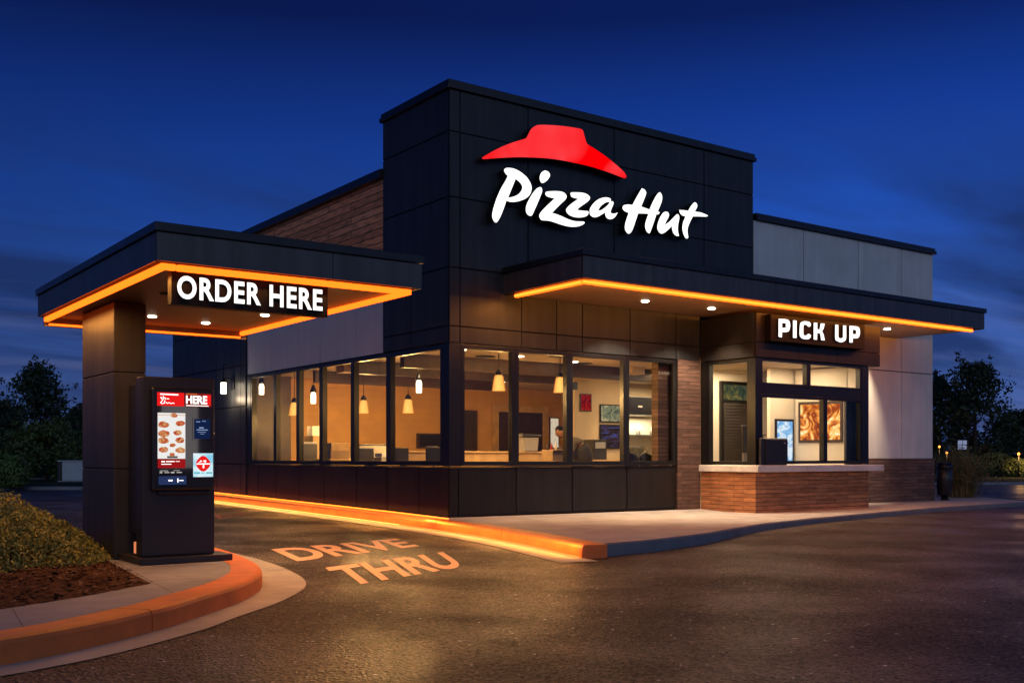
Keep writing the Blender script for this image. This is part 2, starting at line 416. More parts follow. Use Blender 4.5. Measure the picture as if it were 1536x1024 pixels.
        for f in F:
            a, b, c = (V[f[0]], V[f[1]], V[f[2]])
            if (b - a).cross(c - a) < 0: f = list(reversed(f))
            s.f.append(tuple(k + i for i in f)); s.mi.append(mi); s.sm.append(False)
        if skirt:
            for i in range(n):
                a, b = pts[i], pts[(i + 1) % n]
                za, zb = zf(a.x, a.y), zf(b.x, b.y)
                s.quad([(a.x, a.y, za), (b.x, b.y, zb), (b.x, b.y, zb - skirt), (a.x, a.y, za - skirt)], mi)
    def build(s, name, mats, parent=None, label=None, cat=None, group=None, kind=None, loc=None):
        if not isinstance(mats, (list, tuple)): mats = [mats]
        if parent is not None: org = ORG[parent.name]
        else: org = Vector(loc) if loc is not None else Vector((0, 0, 0))
        me = bpy.data.meshes.new(name)
        me.from_pydata([v - org for v in s.v], [], s.f)
        for m in mats: me.materials.append(m)
        me.polygons.foreach_set('material_index', s.mi); me.polygons.foreach_set('use_smooth', s.sm)
        me.update()
        o = bpy.data.objects.new(name, me); COL.objects.link(o)
        if parent is not None: o.parent = parent
        else: o.location = org
        ORG[o.name] = org
        tag(o, label, cat, group, kind)
        return o

def tag(o, label=None, cat=None, group=None, kind=None):
    if label: o['label'] = label
    if cat: o['category'] = cat
    if group: o['group'] = group
    if kind: o['kind'] = kind
    return o

def thing(name, loc, label, cat, group=None):
    o = bpy.data.objects.new(name, None); COL.objects.link(o); o.location = loc; o.empty_display_size = .2
    ORG[o.name] = Vector(loc)
    return tag(o, label, cat, group)

def mesh_obj(name, me, parent, mats=None):
    """me in world coordinates"""
    org = ORG[parent.name]
    me.transform(Matrix.Translation(-org)); me.name = name
    if mats:
        me.materials.clear()
        for m in mats: me.materials.append(m)
    o = bpy.data.objects.new(name, me); COL.objects.link(o); o.parent = parent; ORG[o.name] = org
    return o

def copy_thing(o, loc, label, group=None):
    c = o.copy(); COL.objects.link(c); c.location = loc; c['label'] = label
    if group: c['group'] = group
    for ch in list(o.children):
        d = ch.copy(); COL.objects.link(d); d.parent = c
        for g in list(ch.children):
            e = g.copy(); COL.objects.link(e); e.parent = d
    return c

def lamp(name, kind, loc, power, col, size=.1, size_y=None, rot=None, parent=None, spot=None, blend=.6):
    l = bpy.data.lights.new(name, kind); l.energy = power; l.color = col
    l.specular_factor = .04 if kind == 'AREA' else .35
    if kind == 'AREA':
        l.size = size
        if size_y: l.shape = 'RECTANGLE'; l.size_y = size_y
    else: l.shadow_soft_size = size
    if kind == 'SPOT': l.spot_size = math.radians(spot); l.spot_blend = blend
    o = bpy.data.objects.new(name, l); COL.objects.link(o); o.location = loc
    if rot: o.rotation_euler = rot
    if parent is not None:
        o.parent = parent; o.location = Vector(loc) - ORG[parent.name]
    return o

def smooth(a, b, x):
    t = min(1, max(0, (x - a) / (b - a))); return t * t * (3 - 2 * t)

# panels of a wall. axis 'u': wall runs along u, faces -v at v=p ; axis 'v': runs along v, faces -u at u=p
def panels(mb, axis, p, rects, gap=.012, th=.03, mi=0, back=1, back_th=.12, ch=.0):
    a0 = min(r[0] for r in rects); a1 = max(r[1] for r in rects); z0 = min(r[2] for r in rects); z1 = max(r[3] for r in rects)
    for (x0, x1, y0, y1) in rects:
        if axis == 'u': mb.box(x0 + gap, x1 - gap, p, p + th, y0 + gap, y1 - gap, mi, ch)
        else: mb.box(p, p + th, x0 + gap, x1 - gap, y0 + gap, y1 - gap, mi, ch)
    if axis == 'u': mb.box(a0 + .004, a1 - .004, p + th - .008, p + th + back_th, z0 + .003, z1 - .003, back)
    else: mb.box(p + th - .008, p + th + back_th, a0 + .004, a1 - .004, z0 + .003, z1 - .003, back)

def grid_rects(A, Z): return [(A[i], A[i + 1], Z[j], Z[j + 1]) for i in range(len(A) - 1) for j in range(len(Z) - 1)]

# ------------------------------------------------------------------ curve outlines -> mesh
def spline_pts(pts, n=7):
    """pts: (x, y) smooth or (x, y, 1) corner; closed Catmull-Rom"""
    N = len(pts); out = []
    for i in range(N):
        p1 = pts[i]; p2 = pts[(i + 1) % N]
        p0 = p1 if len(p1) > 2 else pts[i - 1]
        p3 = p2 if len(p2) > 2 else pts[(i + 2) % N]
        for k in range(n):
            t = k / n
            c = []
            for d in (0, 1):
                a, b, e, f = p0[d], p1[d], p2[d], p3[d]
                c.append(.5 * (2 * b + (e - a) * t + (2 * a - 5 * b + 4 * e - f) * t * t + (3 * b - a - 3 * e + f) * t ** 3))
            out.append(tuple(c))
    return out

def curve_mesh(loops, extrude, bevel=0.):
    cu = bpy.data.curves.new('tmp', 'CURVE'); cu.dimensions = '2D'; cu.fill_mode = 'BOTH'; cu.extrude = extrude; cu.bevel_depth = bevel
    for lp in loops:
        sp = cu.splines.new('POLY'); sp.points.add(len(lp) - 1); sp.use_cyclic_u = True
        for q, (x, y) in zip(sp.points, lp): q.co = (x, y, 0, 1)
    return to_mesh(cu)

def to_mesh(cu):
    ob = bpy.data.objects.new('tmp', cu); COL.objects.link(ob)
    dg = bpy.context.evaluated_depsgraph_get(); dg.update()
    me = bpy.data.meshes.new_from_object(ob.evaluated_get(dg))
    bpy.data.objects.remove(ob); bpy.data.curves.remove(cu)
    return me

def text_mesh(s, extrude=0., bold=.0, spacing=1.0):
    cu = bpy.data.curves.new('tmp', 'FONT'); cu.body = s; cu.extrude = extrude; cu.offset = bold; cu.space_character = spacing; cu.resolution_u = 5
    return to_mesh(cu)

def islands(me):
    par = list(range(len(me.vertices)))
    def find(a):
        while par[a] != a: par[a] = par[par[a]]; a = par[a]
        return a
    # merge by polygon and by coincident xy (front, side and back of one glyph)
    key = {}
    for v in me.vertices:
        q = (round(v.co.x, 4), round(v.co.y, 4))
        if q in key: par[find(v.index)] = find(key[q])
        else: key[q] = v.index
    for p in me.polygons:
        r = find(p.vertices[0])
        for i in p.vertices: par[find(i)] = r
    g = {}
    for p in me.polygons: g.setdefault(find(p.vertices[0]), []).append(p)
    res = []
    for ps in g.values():
        idx = sorted({i for p in ps for i in p.vertices}); mp = {a: b for b, a in enumerate(idx)}
        vs = [me.vertices[i].co.copy() for i in idx]; fs = [tuple(mp[i] for i in p.vertices) for p in ps]; ns = [p.normal.copy() for p in ps]
        res.append((min(v.x for v in vs), vs, fs, ns))
    res.sort(key=lambda r: r[0])
    return res

def place_letters(word, box, plane_v, depth, parent, mats, bold=.02, spacing=1.0, axis_u=True, name='letter'):
    """word set in the built-in face, fitted to box=(u0,u1,z0,z1), front face at v=plane_v, reaching back by depth"""
    me = text_mesh(word, extrude=.05, bold=bold, spacing=spacing)
    xs = [v.co.x for v in me.vertices]; ys = [v.co.y for v in me.vertices]
    x0, x1, y0, y1 = min(xs), max(xs), min(ys), max(ys)
    u0, u1, z0, z1 = box
    for _, vs, fs, ns in islands(me):
        mb = MB()
        mb.v = [Vector((u0 + (c.x - x0) / (x1 - x0) * (u1 - u0), plane_v + (depth if c.z < 0 else 0), z0 + (c.y - y0) / (y1 - y0) * (z1 - z0))) for c in vs]
        mb.f = fs; mb.mi = [0 if n.z > .5 else 1 for n in ns]; mb.sm = [False] * len(fs)
        mb.build(name, mats, parent)
    bpy.data.meshes.remove(me)

def skin_mesh(verts, edges, radii, sub=1, root=0):
    me = bpy.data.meshes.new('tmp'); me.from_pydata([Vector(v) for v in verts], edges, [])
    ob = bpy.data.objects.new('tmp', me); COL.objects.link(ob)
    md = ob.modifiers.new('s', 'SKIN'); md.use_smooth_shade = True; md.branch_smoothing = .3
    for i, d in enumerate(me.skin_vertices[0].data):
        r = radii[i]; d.radius = (r, r) if not isinstance(r, tuple) else r; d.use_root = (i == root)
    sd = ob.modifiers.new('b', 'SUBSURF'); sd.levels = sub; sd.render_levels = sub
    dg = bpy.context.evaluated_depsgraph_get(); dg.update()
    out = bpy.data.meshes.new_from_object(ob.evaluated_get(dg))
    bpy.data.objects.remove(ob); bpy.data.meshes.remove(me)
    return out

# ------------------------------------------------------------------ camera (37 mm, level, rising-front shift)
CAM = Vector((-9.526, -14.917, 1.15))
RGT = Vector((.8095, -.5871, 0)); FWD = Vector((.5871, .8095, 0))
cd = bpy.data.cameras.new('camera'); cam = bpy.data.objects.new('camera', cd); COL.objects.link(cam)
cam.location = CAM; cam.rotation_euler = (PI / 2, 0, -math.atan2(.5871, .8095))
cd.sensor_width = 36; cd.lens = 36 * 1590 / 1536; cd.shift_y = (686 - 512) / 1536; cd.clip_end = 3000; cd.clip_start = .1
SC.camera = cam
SC.view_settings.view_transform = 'Standard'; SC.view_settings.look = 'None'; SC.view_settings.exposure = 0
SC.cycles.use_denoising = True; SC.cycles.max_bounces = 7; SC.cycles.transparent_max_bounces = 16
SC.cycles.caustics_reflective = False; SC.cycles.caustics_refractive = False
SC.cycles.sample_clamp_indirect = 4

# a few plan helpers
def plan(depth, side):   # ground position by distance ahead and distance to the side of the camera station
    p = CAM + FWD * depth + RGT * side
    return p.x, p.y

# ------------------------------------------------------------------ sky
def build_world():
    w = bpy.data.worlds.new('World'); SC.world = w; w.use_nodes = True
    nt = w.node_tree; N = nt.nodes; L = nt.links; N.clear()
    out = N.new('ShaderNodeOutputWorld'); bg = N.new('ShaderNodeBackground'); L.new(bg.outputs[0], out.inputs[0])
    tc = N.new('ShaderNodeTexCoord'); sp = N.new('ShaderNodeSeparateXYZ'); L.new(tc.outputs['Generated'], sp.inputs[0])
    def math_(op, a, b=None, c=None, clamp=False):
        n = N.new('ShaderNodeMath'); n.operation = op; n.use_clamp = clamp
        for i, x in enumerate((a, b, c)):
            if x is None: continue
            if isinstance(x, (int, float)): n.inputs[i].default_value = x
            else: L.new(x, n.inputs[i])
        return n.outputs[0]
    z = sp.outputs[2]
    ramp = N.new('ShaderNodeValToRGB'); cr = ramp.color_ramp
    stops = [(0., (.052, .090, .25)), (.06, (.055, .108, .33)), (.14, (.026, .090, .38)), (.22, (.012, .070, .40)), (.30, (.005, .038, .27)), (.38, (.0016, .011, .098)), (.60, (.002, .010, .09)), (1., (.0015, .007, .06))]
    cr.elements.remove(cr.elements[0])
    for i, (p, c) in enumerate(stops):
        e = cr.elements[0] if i == 0 else cr.elements.new(p)
        e.position = p; e.color = (*c, 1)
    L.new(z, ramp.inputs[0])
    # dusk side of the sky varies left to right: deeper blue to the left
    sd = N.new('ShaderNodeVectorMath'); sd.operation = 'DOT_PRODUCT'; L.new(tc.outputs['Generated'], sd.inputs[0]); sd.inputs[1].default_value = RGT
    lr = N.new('ShaderNodeMapRange'); lr.inputs[1].default_value = -.5; lr.inputs[2].default_value = .3; lr.inputs[3].default_value = .60; lr.inputs[4].default_value = 1.05
    L.new(sd.outputs['Value'], lr.inputs[0])
    s1 = N.new('ShaderNodeVectorMath'); s1.operation = 'SCALE'; L.new(ramp.outputs[0], s1.inputs[0]); L.new(math_('MULTIPLY', lr.outputs[0], 1.02), s1.inputs['Scale'])
    # clouds: long flat streaks low in the sky
    zz = math_('ADD', z, .12)
    iz = math_('DIVIDE', 1., zz)
    sv = N.new('ShaderNodeVectorMath'); sv.operation = 'SCALE'; L.new(tc.outputs['Generated'], sv.inputs[0]); L.new(iz, sv.inputs['Scale'])
    mp = N.new('ShaderNodeMapping'); mp.inputs['Rotation'].default_value = (0, 0, .55); mp.inputs['Scale'].default_value = (.42, 1.5, 1.2); mp.inputs['Location'].default_value = (1.3, .6, 0)
    L.new(sv.outputs[0], mp.inputs[0])
    nz = N.new('ShaderNodeTexNoise'); nz.inputs['Scale'].default_value = 1.15; nz.inputs['Detail'].default_value = 7; nz.inputs['Distortion'].default_value = .35
    L.new(mp.outputs[0], nz.inputs['Vector'])
    cm = N.new('ShaderNodeMapRange'); cm.inputs[1].default_value = .43; cm.inputs[2].default_value = .60; L.new(nz.outputs['Fac'], cm.inputs[0])
    lowm = N.new('ShaderNodeMapRange'); lowm.inputs[1].default_value = .31; lowm.inputs[2].default_value = .20; L.new(z, lowm.inputs[0])
    mask = math_('MULTIPLY', cm.outputs[0], lowm.outputs[0]); mask = math_('MULTIPLY', mask, .8)
    mxc = N.new('ShaderNodeMix'); mxc.data_type = 'RGBA'; L.new(mask, mxc.inputs[0]); L.new(s1.outputs[0], mxc.inputs[6]); mxc.inputs[7].default_value = (.010, .024, .095, 1)
    # faint lit wisps
    nz2 = N.new('ShaderNodeTexNoise'); nz2.inputs['Scale'].default_value = 2.2; nz2.inputs['Detail'].default_value = 8
    mp2 = N.new('ShaderNodeMapping'); mp2.inputs['Scale'].default_value = (.35, 1.6, 2.5); mp2.inputs['Rotation'].default_value = (0, 0, .6)
    L.new(sv.outputs[0], mp2.inputs[0]); L.new(mp2.outputs[0], nz2.inputs['Vector'])
    cm2 = N.new('ShaderNodeMapRange'); cm2.inputs[1].default_value = .5; cm2.inputs[2].default_value = .75; L.new(nz2.outputs['Fac'], cm2.inputs[0])
    lowm2 = N.new('ShaderNodeMapRange'); lowm2.inputs[1].default_value = .2; lowm2.inputs[2].default_value = .05; L.new(z, lowm2.inputs[0])
    mk2 = math_('MULTIPLY', math_('MULTIPLY', cm2.outputs[0], lowm2.outputs[0]), .5)
    mx2 = N.new('ShaderNodeMix'); mx2.data_type = 'RGBA'; L.new(mk2, mx2.inputs[0]); L.new(mxc.outputs[2], mx2.inputs[6]); mx2.inputs[7].default_value = (.13, .16, .34, 1)
    # afterglow behind the viewer where the sun has just set
    G = Vector((-.30, -.95, 0)).normalized()
    gd = N.new('ShaderNodeVectorMath'); gd.operation = 'DOT_PRODUCT'; L.new(tc.outputs['Generated'], gd.inputs[0]); gd.inputs[1].default_value = G
    az = N.new('ShaderNodeMapRange'); az.interpolation_type = 'SMOOTHSTEP'; az.inputs[1].default_value = .0; az.inputs[2].default_value = .95; L.new(gd.outputs['Value'], az.inputs[0])
    el = N.new('ShaderNodeMapRange'); el.interpolation_type = 'SMOOTHSTEP'; el.inputs[1].default_value = .95; el.inputs[2].default_value = .35; L.new(z, el.inputs[0])
    e2 = N.new('ShaderNodeMapRange'); e2.interpolation_type = 'SMOOTHSTEP'; e2.inputs[1].default_value = .05; e2.inputs[2].default_value = .30; L.new(z, e2.inputs[0])
    gk = math_('MULTIPLY', math_('MULTIPLY', az.outputs[0], el.outputs[0]), e2.outputs[0])
    gr = N.new('ShaderNodeValToRGB'); gr.color_ramp.elements[0].color = (.40, .44, .45, 1); gr.color_ramp.elements[1].color = (.30, .43, .52, 1); gr.color_ramp.elements[1].position = .4
    L.new(z, gr.inputs[0])
    gs = N.new('ShaderNodeVectorMath'); gs.operation = 'SCALE'; L.new(gr.outputs[0], gs.inputs[0]); L.new(math_('MULTIPLY', gk, GLOW), gs.inputs['Scale'])
    ad = N.new('ShaderNodeVectorMath'); ad.operation = 'ADD'; L.new(mx2.outputs[2], ad.inputs[0]); L.new(gs.outputs[0], ad.inputs[1])
    # physical twilight sky on top, very faint
    sk = N.new('ShaderNodeTexSky'); sk.sky_type = 'NISHITA'; sk.sun_disc = False; sk.sun_elevation = math.radians(-3); sk.sun_rotation = math.atan2(G.x, G.y)
    sks = N.new('ShaderNodeVectorMath'); sks.operation = 'SCALE'; L.new(sk.outputs[0], sks.inputs[0]); sks.inputs['Scale'].default_value = .03
    ad2 = N.new('ShaderNodeVectorMath'); ad2.operation = 'ADD'; L.new(ad.outputs[0], ad2.inputs[0]); L.new(sks.outputs[0], ad2.inputs[1])
    L.new(ad2.outputs[0], bg.inputs[0]); bg.inputs[1].default_value = 1.0
    # last light of the set sun: very soft, very weak
    s = bpy.data.lights.new('sun', 'SUN'); s.energy = .07; s.angle = math.radians(25); s.color = (1, .94, .86)
    so = bpy.data.objects.new('sun', s); COL.objects.link(so); so.location = (0, -20, 20)
    so.rotation_euler = (Vector((-G.x, -G.y, -.32))).to_track_quat('-Z', 'Y').to_euler()
GLOW = .78
build_world()

# ------------------------------------------------------------------ ground
def zg(u, v):
    return .0125 * min(14, max(0, v)) * (1 - smooth(15, 24, v)) * (1 - smooth(2, 6, u)) * smooth(-9, -5, u)

def build_ground():
    mb = MB()
    def axis(lo, hi):
        xs = [lo + i * (hi - lo) / 40 for i in range(41)]
        e = [1.5, 4, 10, 25, 60, 150, 400, 900]
        return [lo - x for x in reversed(e)] + xs + [hi + x for x in e]
    X = axis(-12, 8); Y = axis(-14, 26)
    k = len(X)
    mb.v = [Vector((x, y, zg(x, y))) for y in Y for x in X]
    for j in range(len(Y) - 1):
        for i in range(k - 1):
            mb.f.append((j * k + i, j * k + i + 1, (j + 1) * k + i + 1, (j + 1) * k + i)); mb.mi.append(0); mb.sm.append(True)
    mb.build('ground', M['asphalt'], kind='structure')

    # pavement round the building, kerbs, gutters
    walkz = lambda u, v: .15 - .05 * smooth(-.5, 5, u) + (zg(u, v) if u < 1 else 0)
    K = [(-.50, 16), (-.50, 10), (-.50, 5), (-.53, 1.7), (-.64, -.2), (-.87, -2.12), (-1.27, -3.9), (-1.79, -5.62)]
    KI = [(-.20, 16), (-.20, 10), (-.20, 5), (-.22, 1.7), (-.31, -.2), (-.53, -2.05), (-.92, -3.82), (-1.43, -5.52)]
    front = [(-1.44, -5.54), (-.55, -5.42), (.83, -4.98), (2.2, -4.30), (3.51, -3.66), (5.5, -3.05), (8.2, -2.5), (11.5, -1.95), (14.7, -1.72), (15.6, -1.66)]
    rear = [(17.6, 1.2), (15.3, 1.2), (14.1, 1.2), (14.1, .1), (0.05, .1), (.05, 16)]
    mb = MB(); mb.sheet(list(KI) + front[1:] + rear, walkz, .9)
    # rounded front edge down to the road
    mb.sweep(front + [(16.0, -1.45), (17.6, 1.2)], [(-.002, 0), (.02, -.008), (.035, -.03), (.05, -.2)], walkz, 1, caps=False, sm=True)
    mb.build('pavement', [M['walk'], M['kerb_dark']], kind='structure')
    # orange painted kerb, in lengths
    segs = list(zip(K, KI))
    mb = MB()
    kw = .31
    prof = [(-kw, -.2), (-kw, .004), (-.035, .004), (-.012, -.006), (.0, -.028), (.012, -.2)]
    def cut(path, n):
        P = [Vector(p) for p in path]; out = []
        for a, b in zip(P[:-1], P[1:]):
            for i in range(n): out.append(tuple(a.lerp(b, i / n)))
        return out + [tuple(P[-1])]
    Kd = cut(K, 4)
    brk = [0, 9, 13, 17, 22, len(Kd) - 1]
    for a, b in zip(brk[:-1], brk[1:]):
        P = [Vector(p) for p in Kd[a:b + 1]]
        P[0] = P[0].lerp(P[1], .02); P[-1] = P[-1].lerp(P[-2], .02)
        mb.sweep([tuple(p) for p in P], prof, lambda u, v: .15 + zg(u, v), 0, sm=False)
    mb.build('kerb', M['kerb_orange'], kind='structure')
    mb = MB()
    G = Kd + [(-1.88, -5.98)]
    mb.sweep(G, [(-.02, .004), (.44, .004)], lambda u, v: zg(u, v) + .002, 0, caps=False)
    mb.build('gutter', M['concrete'], kind='structure')

    # drive-through island
    IO = [(-12.5, -9.6), (-10.4, -9.02), (-8.38, -8.54), (-7.35, -7.89), (-6.85, -7.40), (-6.40, -6.93), (-6.05, -6.45), (-5.80, -6.0), (-5.60, -5.45), (-5.47, -4.9), (-5.34, -4.2), (-5.24, -3.3), (-5.2, -2.0), (-5.3, -.8), (-5.7, .2), (-6.6, .6), (-12.5, .7)]
    # refine
    def refine(P, n=5):
        out = []
        for i in range(len(P) - 1):
            p0 = P[max(i - 1, 0)]; p1 = P[i]; p2 = P[i + 1]; p3 = P[min(i + 2, len(P) - 1)]
            for k in range(n):
                t = k / n
                out.append(tuple(.5 * (2 * p1[d] + (p2[d] - p0[d]) * t + (2 * p0[d] - 5 * p1[d] + 4 * p2[d] - p3[d]) * t * t + (3 * p1[d] - p0[d] - 3 * p2[d] + p3[d]) * t ** 3) for d in (0, 1)))
        return out + [P[-1]]
    I = refine(IO)
    mb = MB()
    kw2 = .27
    prof = [(.0 + .0, -.2), (0, -.03), (-.012, -.008), (-.035, .003), (-kw2, .003), (-kw2, -.2)]
    # lengths with open joints near the corner
    def near(pt): return min(range(len(I)), key=lambda i: (I[i][0] - pt[0]) ** 2 + (I[i][1] - pt[1]) ** 2)
    br = [0, near((-7.33, -7.85)), near((-5.88, -6.15)), near((-5.3, -3.9)), len(I) - 1]
    for a, b in zip(br[:-1], br[1:]):
        P = [Vector(p) for p in I[a:b + 1]]
        P[0] = P[0] + (P[1] - P[0]).normalized() * .007; P[-1] = P[-1] + (P[-2] - P[-1]).normalized() * .007
        mb.sweep([tuple(p) for p in P], prof, lambda u, v: .15 + zg(u, v), 0)
    mb.build('kerb', M['kerb_orange'], kind='structure')
    mb = MB()
    n = len(I)
    def gw(i):
        u, v = I[i]
        d = max(0, 1 - math.hypot(u + 5.5, v + 5.3) / 2.6)
        return .27 + .14 * smooth(0, 1, d) + (.18 * smooth(-5.5, -2.5, v) if u > -6 else 0)
    Pv_ = [Vector(p) for p in I]
    for i in range(n - 1):
        q = []
        for j in (i, i + 1):
            a = Pv_[max(j - 1, 0)]; b = Pv_[min(j + 1, n - 1)]; d = (b - a).normalized(); nr = Vector((d.y, -d.x))
            q.append((Pv_[j] - nr * .02, Pv_[j] + nr * gw(j)))
        pts = [q[0][0], q[0][1], q[1][1], q[1][0]]
        mb.quad([(p.x, p.y, .006 + zg(p.x, p.y)) for p in pts])
    mb.build('gutter', M['concrete'], kind='structure')
    # island paving between kerb and planting bed
    inner = []
    for i in range(n):
        a = Pv_[max(i - 1, 0)]; b = Pv_[min(i + 1, n - 1)]; d = (b - a).normalized(); nr = Vector((d.y, -d.x))
        q = Pv_[i] - nr * (kw2 - .01); inner.append((q.x, q.y))
    bed = [(-12.4, -8.35), (-8.15, -7.26), (-7.55, -6.91), (-6.90, -6.40), (-6.66, -4.30), (-6.56, -2.65), (-6.5, -.4), (-12.4, -.2)]
    mb = MB(); mb.sheet(inner + [(-12.4, -.2)] + list(reversed(bed[:-1])), lambda u, v: .148 + zg(u, v), 1.)
    mb.build('pavement', M['island'], kind='structure')
    def bedz(u, v):
        ev = -7.26 + (u + 8.15) * .257 if u < -8.15 else (-7.26 + (u + 8.15) * .583 if u < -7.55 else -6.91 + (u + 7.55) * .785)
        eu = -6.9 + (v + 6.4) * .114
        k = smooth(.0, .7, min(v - ev, eu - u))
        return .150 + (.055 + .008 * math.sin(u * 9) * math.cos(v * 8)) * k
    mb = MB(); mb.sheet(bed, bedz, .22)
    # loose bark chips lying on the bed
    rnd = random.Random(4)
    for _ in range(6500):
        u = rnd.uniform(-9.6, -6.7); v = rnd.uniform(-7.9, -2.4)
        ev = -7.26 + (u + 8.15) * .257 if u < -8.15 else (-7.26 + (u + 8.15) * .583 if u < -7.55 else -6.91 + (u + 7.55) * .785)
        if v < ev + rnd.uniform(-.03, .06): continue
        if v > -6.4 and u > -6.9 + (v + 6.4) * .114 + rnd.uniform(-.06, .03): continue
        z = bedz(u, v); a = rnd.uniform(0, PI); l = rnd.uniform(.012, .034); w = rnd.uniform(.005, .012); t = rnd.uniform(-.35, .35)
        d = Vector((math.cos(a), math.sin(a), t)); e = Vector((-math.sin(a), math.cos(a), rnd.uniform(-.4, .4)))
        c = Vector((u, v, z + .012))
        mb.quad([c - d * l - e * w, c + d * l - e * w, c + d * l + e * w, c - d * l + e * w], 0 if rnd.random() < .75 else 1)
    mb.build('mulch_bed', [M['mulch'], M['wood_chip']], kind='structure')

    # verges across the side roads with their kerbs
    for (c, half, dep) in ((plan(38, -19), (-16, 16), 70), (plan(45, 25), (-14, 30), 70)):
        C0 = Vector((c[0], c[1], 0))
        a = C0 + RGT * half[0]; b = C0 + RGT * half[1]
        mb = MB(); mb.sheet([(a.x, a.y), (b.x, b.y), (b + FWD * dep).to_2d()[:], (a + FWD * dep).to_2d()[:]], lambda u, v: .11, 6)
        mb.build('verge', M['grass'], kind='structure')
        mb = MB(); mb.sweep([(a.x, a.y), (b.x, b.y)], [(.25, -.05), (.23, .11), (.0, .12), (0, -.05)])
        mb.build('kerb', M['kerb_grey'], kind='structure')
M['kerb_dark'] = concrete_mat('kerb_dark', (.17, .17, .18), joints=False)
M['red_plastic'] = mat('red_plastic', (.35, .02, .015), .4, noise=.1, nscale=9)
M['led_core'] = emis('led_core', (4.5, .78, .07))
M['wood_chip'] = mat('bark_chip', (.16, .085, .045), .9, noise=.4, nscale=30)
build_ground()

# painted words on the lane
def road_word(word, BL, BR, TR, TL, label):
    me = text_mesh(word, 0, .03)
    xs = [v.co.x for v in me.vertices]; ys = [v.co.y for v in me.vertices]
    x0, x1, y0, y1 = min(xs), max(xs), min(ys), max(ys)
    BL, BR, TR, TL = (Vector(p) for p in (BL, BR, TR, TL))
    c = (BL + BR + TR + TL) / 4
    t = thing('road_lettering', (c.x, c.y, 0), label, 'road marking')
    for _, vs, fs, ns in islands(me):
        mb = MB()
        for q in vs:
            s = (q.x - x0) / (x1 - x0); r = (q.y - y0) / (y1 - y0)
            p = BL.lerp(BR, s).lerp(TL.lerp(TR, s), r)
            mb.v.append(Vector((p.x, p.y, zg(p.x, p.y) + .006)))
        fs2 = []
        for f in fs: fs2.append(f)
        mb.f = fs2; mb.mi = [0] * len(fs); mb.sm = [False] * len(fs)
        mb.build('letter', M['paint'], t)
road_word('DRIVE', (-4.57, -4.05), (-2.43, -3.10), (-2.03, -1.80), (-4.18, -2.40), 'worn orange word DRIVE painted on the asphalt lane')
road_word('THRU', (-5.16, -6.43), (-3.38, -5.60), (-2.64, -3.99), (-4.62, -4.84), 'worn orange word THRU painted on the asphalt nearest the viewer')
mb = MB()
for tri in ([(-2.62, 3.55), (-1.54, 4.80), (-2.32, 4.62)],):
    A = [Vector(p) for p in tri]; c = sum(A, Vector((0, 0))) / 3
    B = [c + (a - c) * .62 for a in A]
    for i in range(3):
        j = (i + 1) % 3
        mb.quad([(p.x, p.y, zg(p.x, p.y) + .007) for p in (A[i], A[j], B[j], B[i])])
mb.build('road_arrow', M['paint_red'], None, 'faded red outlined arrowhead painted on the lane behind the kiosk', 'road marking')

# ------------------------------------------------------------------ restaurant
BL_ = thing('restaurant', (6, 4, 0), 'dark panelled fast food restaurant with lit windows, brick bands and flat roofs', 'restaurant')

